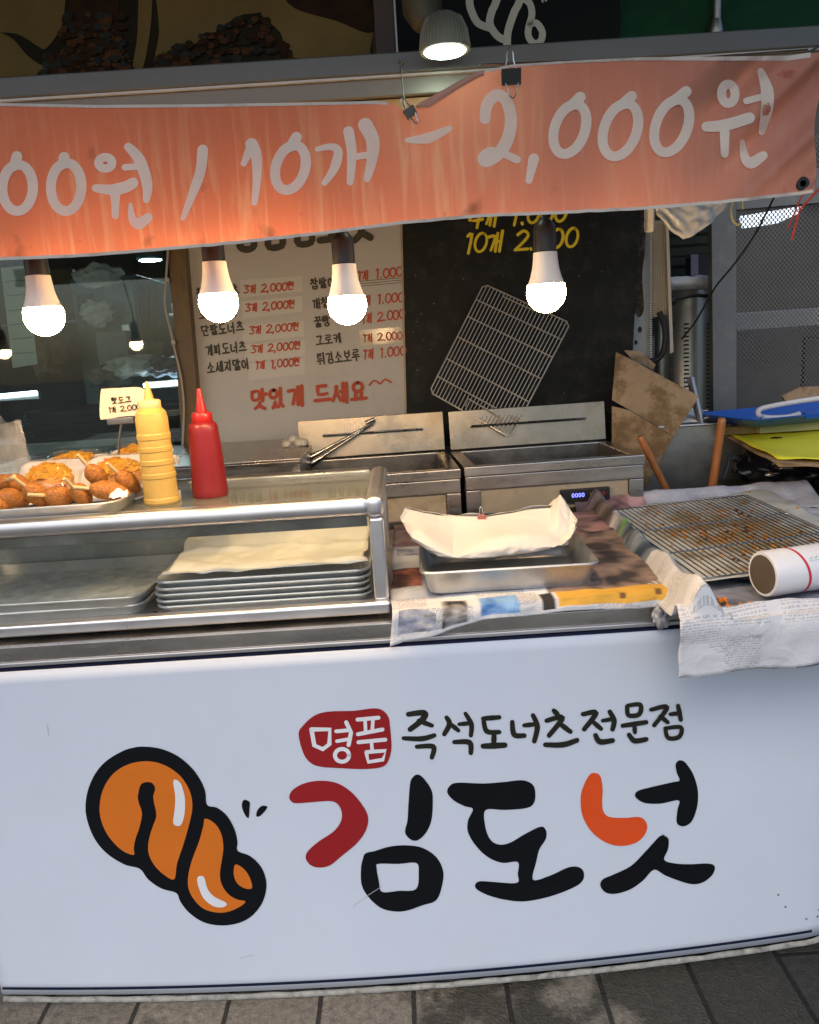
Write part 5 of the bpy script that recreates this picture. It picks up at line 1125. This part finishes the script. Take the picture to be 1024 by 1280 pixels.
for (px, py, r, sq, c, lab, sd) in ((140, 470, .09, (1.3, .8, .7), (.30, .30, .27), 'dull grey sack on the clutter behind the window, below the pale carton', 21), (60, 440, .12, (.9, .7, 1.1), (.14, .09, .05), 'brown sack standing behind the window below the paper notice', 23), (190, 440, .06, (1.1, .8, .9), (.22, .26, .20), 'small greenish bag on the clutter behind the window, left of the bluish bag', 25)):
    blob_thing('sack', px, py, 4.5, r, sq, mat('sack_cloth_%d' % sd, c, .7, var=.4, vs=12, bump=.5, bs=20), lab, 'sack', .5, sd)
bxp('wall_shelf', (0, 398, 232, 402), 5.6, .25, mat('shelf_steel', (.35, .35, .33), .4, .6), 'thin shelf along the far wall of the room behind the window', 'shelf')
for i, (px, w_, h_, c) in enumerate(((30, 12, 22, (.4, .1, .05)), (52, 14, 15, (.5, .48, .4)), (78, 10, 26, (.1, .2, .3)), (205, 12, 20, (.45, .40, .15)), (222, 10, 15, (.5, .5, .5)))):
    lab = ('red', 'cream', 'blue', 'yellow', 'white')[i]+' tin on the thin shelf in the room behind the window'
    P = onY(px, 398, 5.65); mb = MB(); mb.lathe([(.0005, .012), (w_*.0028, .012), (w_*.0029, .016), (w_*.0029, .016+h_*.0055), (w_*.0026, .02+h_*.0055), (.0005, .02+h_*.0055)], P, n=20)
    tag(mb.build('tin', mat('tin_paint_%d' % i, c, .4)), lab, 'tin')
# ------------------------------------------------------------------ steel side table with garlic
st = thing('steel_table', 'low steel work table in front of the menu board, left of the fryers', 'table', (-.7, 2.9, .3))
mb = MB(); mb.box(-1.5, -.345, 2.60, 3.22, 1.092, 1.1, .002); mb.build('table_top', steel, st)
mb = MB(); mb.box(-1.5, -.347, 2.602, 2.612, 1.045, 1.0915, .002); mb.box(-.357, -.347, 2.6125, 3.2, 1.045, 1.0915, .002); mb.build('apron', steel, st)
for x, y in ((-.385, 2.64), (-.385, 3.16), (-1.46, 2.64)): mb = MB(); mb.tube([(x, y, .3), (x, y, 1.045)], .02, 14); mb.build('leg', steel, st)
gar = mat('garlic_skin', (.66, .60, .48), .55, var=.2, vs=30)
rg = random.Random(6)
for i, (px, py, lab) in enumerate(((357, 538, 'garlic bulb at the left front of the little pile on the steel table'), (372, 535, 'garlic bulb at the right of the little pile on the steel table'), (365, 531, 'garlic bulb at the top of the little pile on the steel table'), (377, 530, 'garlic bulb at the back right of the pile, touching the fryer lid'), (354, 542, 'loose flake of garlic lying before the pile on the steel table'))):
    P = onY(px, py, 2.92); P.z = 1.1 if i != 2 else 1.115
    mb = MB(); r = .018 if i < 4 else .008; mb.blob(P+Vector((0, 0, r*.8)), r, 3, .18, 2.2, (1, .9, .82), seed=i); mb.lathe([(r*.25, r*1.4), (r*.1, r*1.75), (.0004, r*1.8)], P, n=8)
    tag(mb.build('garlic', gar), lab, 'garlic', 'garlic on the steel table')

# ================================================================== FRYERS
beige = mat('greasy_beige_front', (.42, .36, .26), .45, var=.25, vs=5, bump=.1, bs=14, dirt=(.17, .11, .05), dscale=7, damt=.8)
oilm = mat('dark_frying_oil', (.03, .02, .01), .06, var=.2, rvar=.03)
def fryer(x0, x1, yf, yb, rz, label, full):
    t_ = thing('deep_fryer', label, 'fryer', ((x0+x1)/2, (yf+yb)/2, .25), 'deep fryers')
    cx, w, D = (x0+x1)/2, x1-x0, yb-yf; M_ = T((cx, yf, 0)) @ RZ(rz); Z = 1.045; h = w/2
    mb = MB()
    for (a, b_, c, d) in ((-h, h, 0, .038), (-h, h, D-.03, D), (-h, -h+.04, .0382, D-.0302), (h-.04, h, .0382, D-.0302)): mb.box(a, b_, c, d, Z-.032, Z, .004, M=M_)
    mb.build('tub_rim', steel, t_)
    mb = MB()
    for (a, b_, c, d) in ((-h+.041, h-.041, .039, .043), (-h+.041, h-.041, D-.035, D-.031), (-h+.041, -h+.045, .044, D-.036), (h-.045, h-.041, .044, D-.036)): mb.box(a, b_, c, d, Z-.24, Z-.004, 0, M=M_)
    mb.build('tub', steel_dark, t_)
    mb = MB(); mb.box(-h+.046, h-.046, .0445, D-.0365, Z-.24, Z-.105, 0, M=M_); mb.build('oil', oilm, t_)
    mb = MB(); mb.box(-h+.004, h-.004, .03, D, .25, Z-.245, .0, M=M_); mb.box(-h+.004, -h+.0395, .045, D-.002, Z-.244, Z-.034, 0, M=M_); mb.box(h-.0395, h-.004, .045, D-.002, Z-.244, Z-.034, 0, M=M_); mb.build('body', steel_dark, t_)
    mb = MB()
    mb.box(-h+.003, h-.003, .006, .03, Z-.078, Z-.0335, .003, M=M_); mb.box(-h+.003, -h+.05, .006, .03, .26, Z-.0795, .003, M=M_); mb.box(h-.05, h-.003, .006, .03, .26, Z-.0795, .003, M=M_); mb.build('front_frame', steel, t_)
    mb = MB(); mb.box(-h+.051, h-.051, .018, .029, .27, Z-.080, .002, M=M_); mb.build('front_panel', beige, t_)
    mb = MB(); mb.box(-h+.052, h-.052, .013, .0175, Z-.185, Z-.158, .002, M=M_); mb.build('cross_strip', steel_dark, t_)
    c0 = h*.05 if full else -h*.62; c1 = c0+.165
    mb = MB(); mb.box(c0, c1, .002, .0175, Z-.143, Z-.098, .004, M=M_); cp = mb.build('control_panel', blackp, t_)
    mb = MB()
    if full:
        for i in range(4): u0 = c0+.042+i*.011; mb.tube([M_ @ Vector((u0+.004*math.cos(a)*.9, .0008, Z-.118+.006*math.sin(a))) for a in [2*math.pi*j/12 for j in range(13)]], .0011, 5)
        mb.build('blue_display', mat('blue_led', (.1, .1, .4), .4, var=0, emit=(.12, .14, 1.0), es=3.5, rvar=0), cp)
    for i, xx in enumerate((c0+.105, c0+.142)):
        mb = MB(); mb.lathe([(.007, 0), (.0065, -.003), (.0004, -.0035)], M_ @ Vector((xx, .002, Z-.118)), (0, 1, 0), 16); mb.build('button', mat('dim_red_button' if i else 'dim_yellow_button', (.25, .02, .02) if i else (.22, .17, .05), .4), cp)
    # lid tipped up at the back
    L_ = M_ @ T((0, D-.004, Z+.004)) @ RX(-7)
    mb = MB(); mb.box(-h+.004, h-.004, 0, .012, 0, .142, .003, M=L_); lid = mb.build('lid', mat('browned_steel_lid', (.30, .26, .205), .30, 1, var=.5, vs=3.2, bump=.012, bs=30, dirt=(.16, .11, .05), dscale=7, damt=.5, rvar=.16), t_)
    mb = MB(); a, b_ = (-h*.86, h*.86) if full else (-h*.8, h*.84)
    mb.tube([L_ @ Vector((a+.04, -.001, .082)), L_ @ Vector((a+.04, -.018, .082)), L_ @ Vector((b_-.04, -.018, .082)), L_ @ Vector((b_-.04, -.001, .082))], .0042, 8); mb.build('bar_handle', chrome, lid)
    return t_, M_, D, Z, h
fr_, M_, D, Z, h = fryer(.183, .775, 2.55, 2.955, 3, 'right-hand steel deep fryer with a blue display and its lid tipped up', True)
mb = MB(); mb.box(-h*.78, -h*.78+.085, .0118, .0165, Z-.181, Z-.163, .001, M=M_); np_ = mb.build('nameplate', blackp, fr_)
# nameplate lettering
fc = bpy.data.curves.new('nameplate_text', 'FONT'); fc.body = 'Rinnai'; fc.size = .0165; fc.align_x = 'CENTER'; fc.align_y = 'CENTER'; fc.extrude = .0002
to = bpy.data.objects.new('nameplate_text', fc); S.collection.objects.link(to); dg = bpy.context.evaluated_depsgraph_get()
me = bpy.data.meshes.new_from_object(to.evaluated_get(dg)); bpy.data.objects.remove(to); me.materials.clear(); me.materials.append(mat('silver_lettering', (.6, .6, .58), .4))
me.transform(M_ @ T((-h*.78+.0425, .0112, Z-.172)) @ RX(90)); me.transform(T(-wloc(np_)))
lo_ = bpy.data.objects.new('lettering', me); S.collection.objects.link(lo_); lo_.parent = np_
fryer(-.375, .172, 2.50, 2.955, 2.5, 'left-hand steel deep fryer, partly hidden by the glass case, with tongs on its lid', False)
# tongs resting against the left lid
tn = thing('tongs', 'steel serving tongs lying slantwise against the lid of the left fryer', 'tongs', onY(385, 575, 2.9))
A, Bq = onY(384, 574, 2.89), onY(468, 528, 2.925)
for s in (0, 1):
    mb = MB(); off = Vector((.004*s, -.006*s, -.016*s)); n_ = 14
    def arm(u, v):
        P = A.lerp(Bq, u)+off*(1-u)*1.4; wd = .012*(1-.45*u)+(.008 if u < .2 else 0)
        return P+Vector((-.45, 0, .9))*(v-.5)*wd+Vector((0, -.006*math.cos((v-.5)*2.4), 0))
    mb.grid(arm, n_, 6); mb.build('arm', chrome, tn, thick=.0015)
mb = MB(); mb.tube([Bq-Vector((.03, .006, -.0)), Bq+Vector((.004, -.006, .014))], [.009, .0075], 12); mb.build('end_cap', steel, tn)

# wire rack propped on the right fryer against the black board
rk = thing('wire_rack', 'tilted rectangular wire rack propped up on the right fryer lid against the black board', 'wire rack', onY(638, 545, 2.92))
def rd(x, y): return 2.915+(545-y)/190*.36
C0, C1, C2, C3 = [onY(x, y, rd(x, y)) for x, y in ((605, 355), (713, 404), (638, 547), (537, 490))]
def rq(u, v): return (C0.lerp(C1, u)).lerp(C3.lerp(C2, u), v)
gw_ = mat('tinned_wire', (.62, .55, .43), .35, .45, var=.15)
mb = MB(); cs = []
for (a, b_) in (((.04, 0), (.96, 0)), ((1, .03), (1, .97)), ((.96, 1), (.04, 1)), ((0, .97), (0, .03))): cs += [rq(*a), rq(*b_)]
mb.tube(cs+[cs[0]], .0030, 8); mb.build('rim', gw_, rk)
mb = MB(); nn = (C1-C0).cross(C3-C0).normalized(); nn = -nn if nn.y > 0 else nn
for i in range(1, 25): u = i/25; mb.tube([rq(u, 0)+nn*.002, rq(u, 1)+nn*.002], .0019, 6)
mb.build('bar', gw_, rk)
mb = MB()
for v in (.15, .31, .50, .70, .86): mb.tube([rq(0, v)-nn*.001, rq(1, v)-nn*.001], .0027, 6)
mb.build('cross_wire', gw_, rk)
mb = MB()
for (u0, u1, v) in ((.25, .62, .02), (.42, .82, .96)): mb = MB(); mb.tube([rq(u0, v), rq(u0, v)+nn*.022+(C3-C0)*(-.04 if v > .5 else .04), rq(u1, v)+nn*.022+(C3-C0)*(-.04 if v > .5 else .04), rq(u1, v)], .0022, 6); mb.build('foot', gw_, rk)

# ================================================================== RIGHT REAR
bx = thing('cardboard_box', 'torn, grease-stained cardboard carton pieces leaning beside the right fryer', 'cardboard', onY(800, 600, 3.0))
def cardp(name, px, ys, t=.006):
    pts = [onY(p[0], p[1], y) for p, y in zip(px, ys)]; n = len(pts); mb = MB(); mb.v += pts+[p+Vector((.002, t, .001)) for p in pts]
    mb.face(range(n), 0, None, False); mb.face([n+i for i in reversed(range(n))], 0, None, False)
    for i in range(n): mb.face([i, (i+1) % n, n+(i+1) % n, n+i], 0, None, False)
    return mb.build(name, card, bx)
cardp('flap', [(770, 440), (788, 449), (830, 472), (873, 495), (868, 505), (842, 545), (786, 512), (765, 500)], [3.16, 3.15, 3.11, 3.06, 3.05, 3.0, 3.05, 3.08])
cardp('side', [(765, 508), (786, 513), (842, 546), (826, 574), (806, 612), (786, 640), (765, 620)], [3.0, 3.0, 2.985, 2.985, 2.99, 3.0, 3.0])
cardp('torn_edge', [(780, 438), (799, 439), (820, 456), (816, 462), (790, 449)], [3.2, 3.2, 3.17, 3.16, 3.17])
# steel bin
bn = thing('steel_bin', 'scuffed open steel bin standing behind the wooden handles', 'bin', (1.12, 3.25, .3))
mb = MB(); mb.box(.84, 1.335, 3.02, 3.026, .3, 1.072, 0); mb.box(.84, .846, 3.0265, 3.5, .3, 1.072, 0); mb.box(1.329, 1.335, 3.0265, 3.5, .3, 1.072, 0); mb.box(.8465, 1.3285, 3.494, 3.5, .3, 1.072, 0); mb.box(.8465, 1.3285, 3.0265, 3.4935, .95, .96, 0)
mb.build('bin_wall', mat('scuffed_steel_bin', (.34, .34, .32), .4, .85, var=.25, vs=5, bump=.1, bs=24, dirt=(.14, .12, .08), dscale=6, damt=.7), bn)
mb = MB(); mb.tube([(.843, 3.023, 1.073), (1.332, 3.023, 1.073), (1.332, 3.497, 1.073), (.843, 3.497, 1.073), (.843, 3.023, 1.073)], .006, 8); mb.build('rolled_rim', steel, bn)
mb = MB(); mb.grid(lambda u, v: onY(868+66*u, 0, 3.1)*0+Vector((1.00+.19*u, 3.06+.4*v, 1.080+.03*v+.010*nz(u*4, v*4, 2)+.02*abs(u-.4))), 16, 12); tag(mb.build('paper_sheet', mat('white_paper', 0), thick=.0008), 'white paper sheet lying over the open steel bin', 'paper')
mb = MB(); mb.tube([onY(864, 474, 3.2), onY(871, 505, 3.12), onY(879, 542, 3.035)], .016, 14); mb.tube([onY(856, 475, 3.2), onY(868, 475, 3.2)], .004, 8); tag(mb.build('metal_pipe', alu_pan), 'short grey metal pipe leaning on the rim of the steel bin', 'pipe')
# hand strap / hook beside the upright handle
mb = MB(); mb.tube([onY(909, 565, 2.78), onY(912, 567, 2.78), onY(911, 580, 2.78), onY(905, 598, 2.78)], .006, 8); tag(mb.build('dark_hook', mat('blue_black_plastic', (.03, .045, .06), .35)), 'dark curved plastic hook just behind the upright orange handle', 'hook')
# low shelf of stacked things: black bag, card, yellow paper, board, blue basket
tb = thing('side_shelf', 'dark low shelf at the right edge under the black bags', 'shelf', (1.55, 2.85, 0))
mb = MB(); mb.box(1.16, 2.0, 2.66, 3.0, .84, .86, .003); mb.build('shelf_board', steel_dark, tb)
for x in (1.2, 1.96): mb = MB(); mb.box(x-.015, x+.015, 2.9, 2.93, 0, .839, 0); mb.build('leg', steel_dark, tb)
bagm = mat('black_bag_film', (.012, .013, .018), .22, var=.3, bump=.6, bs=18, coat=.3)
mb = MB(); mb.blob((1.38, 2.86, .93), .115, 4, .35, 3.2, (1.6, .95, .75), seed=2); tag(mb.build('black_bag', bagm), 'black plastic bag stuffed under the yellow paper at the right', 'bag')
mb = MB(); mb.blob((1.52, 2.70, .915), .085, 4, .45, 3.6, (1.5, .8, .8), seed=6); tag(mb.build('black_bag', bagm), 'shiny crinkled black bag at the right edge, nearest the newspaper', 'bag')
def sheetq(px, zs, sag, n=16, seed=0):
    c = [onZ(p[0], p[1], z) for p, z in zip(px, zs)]
    return lambda u, v: (c[0].lerp(c[1], u)).lerp(c[3].lerp(c[2], u), v)+Vector((0, 0, sag*nz(u*3, v*3, seed)))
ypx = [(908, 541), (1090, 532), (1090, 572), (972, 574)]
mb = MB(); mb.grid(sheetq(ypx, (1.035, 1.035, 1.02, 1.015), .012, seed=1), 16, 10); tag(mb.build('yellow_paper', mat('bright_yellow_paper', (.92, .87, .04), .55, var=.04), thick=.0008), 'bright yellow paper lying on cardboard at the right edge', 'paper')
mb = MB(); mb.grid(sheetq([(907, 545), (1090, 537), (1090, 580), (974, 583)], (1.025, 1.025, 1.008, 1.003), .012, seed=1), 16, 10); tag(mb.build('cardboard_sheet', card, thick=.005), 'brown cardboard sheet directly under the yellow paper', 'cardboard')
mb = MB(); P = onY(950, 541, 2.93); mb.box(P.x, 2.0, 2.93, 3.18, 1.038, 1.070, .003); tag(mb.build('flat_box', mat('pale_olive_box', (.34, .34, .15), .6, var=.1)), 'pale olive flat box under the blue basket', 'box')
mb = MB(); P = onY(905, 541, 2.96); mb.box(P.x, onY(948, 540, 2.96).x, 2.96, 3.0, 1.036, 1.066, .002); tag(mb.build('wood_block', mat('stained_wood_block', (.18, .13, .05), .7, var=.4, vs=12, bump=.2)), 'stained wooden block between the orange handle and the olive box', 'wood')
bas = thing('blue_basket', 'shallow bright blue plastic basket holding white handles at the right edge', 'basket', (1.5, 3.0, 1.072))
blu = mat('blue_plastic', (.012, .10, .46), .32, var=.08, vs=5)
BM = T((1.52, 3.03, 1.072)) @ RZ(12)
mb = MB(); loft(mb, [(.60, .26, .03, 0), (.70, .34, .05, .030), (.71, .35, .05, .034), (.705, .345, .05, .037), (.69, .33, .045, .034), (.60, .25, .03, .005)], BM); mb.build('basket_body', blu, bas)
mb = MB(); mb.box(-.13, -.05, -.172, -.150, .020, .044, .004, M=BM); mb.build('latch', blu, bas)
mb = MB(); q = cr([(1060, 493), (1010, 500), (968, 507), (950, 512), (949, 519), (962, 522), (985, 521), (1000, 517)], 5); mb.tube([onY(p.x, p.y, 2.90+.02*(1 if i > 20 else 0)) for i, p in enumerate(q)], .0095, 10)
tag(mb.build('white_plastic_loop', mat('white_plastic', (.74, .74, .74), .35)), 'curved white plastic loop lying across the blue basket', 'plastic loop')
mb = MB(); mb.tube([onY(1008, 520, 2.92), onY(1060, 512, 2.95)], .013, 12); tag(mb.build('white_tube', mat('white_plastic', 0)), 'short white plastic tube at the right in the blue basket', 'tube')
mb = MB(); slab(mb, [(978, 496), (990, 490), (1003, 484), (1060, 482), (1060, 500), (985, 505)], 3.25, .02); tag(mb.build('torn_cardboard', card), 'torn brown cardboard behind the blue basket', 'cardboard')

# post, louvred unit, hose, cooler column, shutter
rust = mat('flaking_white_post', (.40, .43, .42), .55, var=.15, dirt=(.05, .03, .018), dscale=5, damt=.95)
po = thing('rusty_post', 'flaking white metal post streaked with rust, right of the black board', 'post', onY(800, 455, 3.4))
mb = MB(); slab(mb, [(785, 235), (812, 233), (812, 455), (783, 455)], 3.40, .05); mb.build('post_body', rust, po)
mb = MB(); rm_ = lambda x, y, off: onY(x, y, 3.398-off)
filled(mb, [(789, 240), (806, 240), (807, 300), (803, 345), (805, 385), (799, 397), (794, 392), (790, 398), (787, 380)], [], rm_); filled(mb, circ(800, 412, 2.5, 4, n=7)[:-1], [], rm_); filled(mb, circ(795, 428, 2, 3, n=7)[:-1], [], rm_)
mb.build('rust_stain', mat('dark_rust', (.045, .028, .015), .8, var=.5, vs=16, dirt=(.3, .3, .28), dscale=18, damt=.5), po)
mb = MB(); A, Bq = onY(812.5, 262, 3.385), onY(813, 452, 3.385)
for i in range(66): P = A.lerp(Bq, i/65); mb.box(P.x-.003, P.x+.006, P.y-.006, P.y, P.z-.003, P.z+.003)
mb.build('toothed_strip', mat('pale_toothed_strip', (.55, .55, .5), .5), po)
lv = thing('louvred_unit', 'narrow beige louvred unit hanging beside the rusty post', 'louvre', onY(825, 395, 3.4))
bei = mat('beige_enamel', (.40, .37, .28), .5, var=.12, dirt=(.2, .16, .1), dscale=5, damt=.5)
mb = MB(); slab(mb, [(815, 276), (833, 275), (834, 393), (816, 397)], 3.39, .06); mb.build('housing', bei, lv)
mb = MB()
for i in range(7): mb.tube([onY(818+i*2.1, 280, 3.386), onY(819+i*2.1, 392, 3.386)], .0022, 5)
mb.build('rib', mat('beige_ribs', (.50, .46, .35), .5), lv)
mb = MB(); slab(mb, [(832, 270), (835.5, 270), (842, 440), (838, 442)], 3.37, .02); mb.build('edge_rail', mat('cream_rail', (.55, .5, .4), .5), lv)
mb = MB(); mb.tube([onY(p.x, p.y, 3.36) for p in cr([(824, 390), (830, 405), (832, 422), (829, 440), (822, 449), (812, 452)], 5)], .012, 12); tag(mb.build('black_hose', rubber), 'thick black hose curving down below the beige louvred unit', 'hose')
co = thing('steel_cooler', 'tall stainless cooler column with vent slots behind the cardboard', 'cooler', (1.38, 3.85, .3))
cyl = mat('stainless_cooler', (.42, .40, .33), .36, .8, var=.12, dirt=(.25, .2, .13), dscale=3, damt=.4)
A = onY(866, 520, 3.8); mb = MB(); zt_ = onY(866, 360, 3.8).z
mb.lathe([(.135, 0), (.135, zt_-.3-.02), (.125, zt_-.3), (.0005, zt_-.3+.012)], (A.x, 3.93, .3), n=40); mb.build('column', cyl, co)
for px in (843, 858, 886):
    mb = MB()
    for j in range(26):
        y_ = 405+j*5.2; P = onY(px, y_, 3.8); dx = P.x-A.x; yy = 3.93-math.sqrt(max(.0004, .1355**2-dx*dx)); mb.box(P.x-.011, P.x+.011, yy-.003, yy+.004, P.z-.004, P.z+.004)
    mb.build('vent_grille', blackp, co)
mb = MB(); mb.tube([onY(p.x, p.y, 3.72) for p in cr([(838, 378), (842, 374), (852, 372), (868, 369), (885, 370), (893, 367)], 4)], .008, 8); P = onY(840, 376, 3.71); mb.blob(P, .02, 2, .3, 2); tag(mb.build('black_cable', rubber), 'short black cable wrapped across the top of the steel cooler', 'cable')
mb = MB(); mb.grid(lambda u, v: onY(836+56*u, 346+18*v-2*u, 3.76)+Vector((0, -.03*math.sin(math.pi*v), .008*nz(u*5, v*3, 2))), 20, 8); tag(mb.build('plastic_sheet', mat('milky_plastic', (.6, .62, .6), .35, var=.12), thick=.002), 'rolled milky plastic sheet lying on top of the steel cooler', 'plastic sheet')
sh = thing('dark_shutter', 'dark green slatted shutter behind the beige louvred unit', 'shutter', onY(860, 350, 4.4))
mb = MB(); slab(mb, [(800, 215), (905, 210), (905, 420), (800, 420)], 4.4, .03); mb.build('shutter_sheet', mat('dark_green_shutter', (.04, .06, .055), .5, var=.2), sh)
mb = MB()
for i in range(7): slab(mb, [(826, 268+i*13), (888, 264+i*13), (888, 265.5+i*13), (826, 269.5+i*13)], 4.395, .004)
mb.build('slat_gap', blackp, sh)
bxp('small_box', (865, 319, 889, 345), 4.2, .1, mat('dark_blue_box', (.06, .07, .10), .5), 'small dark box with a pale label standing before the dark shutter', 'box', 'box_body')
mb = MB(); slab(mb, [(864, 318), (873, 318), (873, 344), (864, 345)], 4.19, .006); tag(mb.build('pale_label', mat('pale_lilac_label', (.45, .47, .62), .5)), 'pale lilac card leaning against the small dark box', 'card')
gpst = mat('grey_painted_frame', (.15, .165, .17), .5, .1, var=.1, vs=4, dirt=(.3, .3, .29), dscale=14, damt=.4)
ps = thing('perforated_shutter', 'grey perforated metal shutter in a flat grey frame at the right', 'shutter', onY(960, 540, 3.66))
mb = MB(); slab(mb, [(889, 210), (920, 209), (921, 600), (893, 600)], 3.60, .05); mb.build('frame_post', gpst, ps)
mb = MB(); slab(mb, [(920.5, 215), (1120, 205), (1120, 245), (920.5, 262)], 3.60, .05); mb.build('top_rail', gpst, ps)
pm = mat('perforated_sheet', (.135, .135, .13), .5, .3, var=.15, vs=4, dirt=(.1, .09, .08), dscale=3, damt=.4); N, L, b = nodes_of(pm)
tc = N.new('ShaderNodeTexCoord'); mp = N.new('ShaderNodeMapping'); mp.inputs['Scale'].default_value = (1/.0185, 1, 1/.0107); L.new(tc.outputs['Object'], mp.inputs[0])
sx = N.new('ShaderNodeSeparateXYZ'); L.new(mp.outputs[0], sx.inputs[0])
def mth(op, a, c=None):
    q = N.new('ShaderNodeMath'); q.operation = op
    for i, x in enumerate((a, c)):
        if x is None: continue
        if isinstance(x, (int, float)): q.inputs[i].default_value = x
        else: L.new(x, q.inputs[i])
    return q.outputs[0]
row = mth('FLOOR', sx.outputs[2]); sh_ = mth('MULTIPLY', mth('MODULO', mth('ABSOLUTE', row), 2), .5)
fx = mth('SUBTRACT', mth('FRACT', mth('ADD', sx.outputs[0], sh_)), .5); fz = mth('MULTIPLY', mth('SUBTRACT', mth('FRACT', sx.outputs[2]), .5), .58)
dd = mth('SQRT', mth('ADD', mth('MULTIPLY', fx, fx), mth('MULTIPLY', fz, fz))); hole = mth('LESS_THAN', dd, .32)
L.new(mth('SUBTRACT', 1, hole), b.inputs['Alpha'])
mb = MB(); P0, P1 = onY(920.5, 263, 3.63), onY(1120, 600, 3.63); mb.poly([(P0.x, 3.63, .8), (2.5, 3.63, .8), (2.5, 3.63, 2.2), (P0.x, 3.63, 2.2)]); mb.build('perforated_sheet', pm, ps)
# what shows through its holes: a stack of stored goods and a glowing panel added for daylight
bxp('white_crate', (915, 386, 1100, 408), 4.3, .4, mat('white_crate', (.6, .62, .62), .5), 'white crate behind the perforated shutter, showing as a pale band', 'crate')
bxp('grey_locker', (900, 412, 1000, 640), 4.2, .4, mat('grey_locker', (.12, .12, .115), .6, var=.3), 'grey locker behind the left of the perforated shutter', 'locker')
bxp('grey_cupboard', (1003, 420, 1120, 640), 4.25, .4, mat('grey_cupboard', (.085, .085, .085), .6, var=.3), 'dark cupboard behind the right of the perforated shutter', 'cupboard')
bl = thing('daylight_glow', 'bright lamp panel glimpsed through the holes at the top of the perforated shutter', 'lamp', onY(960, 290, 5.2))  # not a lamp: a glowing panel added for daylight
mb = MB(); slab(mb, [(926, 270), (1006, 257), (1000, 266), (972, 279), (930, 285)], 5.2, .03); mb.build('glow_panel', mat('glowing_daylight_panel', (.8, .85, .9), .5, var=0, emit=(.8, .9, 1), es=.75, rvar=0), bl)
# cables and bags under the right end of the banner
mb = MB(); mb.tube([onY(p.x, p.y, 3.2+.25*i/24) for i, p in enumerate(cr([(968, 246), (957, 268), (942, 296), (918, 330), (895, 358), (880, 384), (868, 404), (852, 424)], 4))], .0042, 6); tag(mb.build('black_cable', rubber), 'long thin black cable slanting down across the grey shutter frame', 'cable')
mb = MB(); mb.tube([onY(p.x, p.y, 2.2) for p in cr([(917, 250), (914, 262), (916, 275), (922, 281), (926, 279)], 4)], .003, 6); mb.tube([onY(928, 248, 2.2), onY(929, 262, 2.2)], .003, 6); tag(mb.build('yellow_tie', mat('pale_yellow_tie', (.55, .48, .2), .5)), 'pale yellow plastic tie dangling below the banner at the right', 'tie')
def hang(u, v):
    top = (820+90*u, 250); lo_ = lerp_tab([(0, 268), (.12, 285), (.3, 303), (.42, 298), (.7, 280), (1, 256)], u)
    P = onY(top[0], top[1]+(lo_-top[1])*v, 2.05); return P+Vector((0, -.05*math.sin(math.pi*u)*v+.015*nz(u*7, v*4, 3), .006*nz(u*8, v*6, 5)))
mb = MB(); mb.grid(hang, 40, 16); tag(mb.build('plastic_bag', mat('milky_bag', (.50, .49, .45), .3, var=.2, vs=12, bump=.3, bs=15), thick=.001), 'milky plastic bag hanging in a pointed fold below the banner at the right', 'plastic bag')
mb = MB(); mb.grid(lambda u, v: onY(806+12*u, 248+42*v, 2.1)+Vector((0, .01*math.sin(u*6), .005*nz(u*5, v*5))), 8, 12); tag(mb.build('tape_strip', mat('milky_bag', 0), thick=.001), 'torn white plastic strip hanging beside the milky bag under the banner', 'tape')
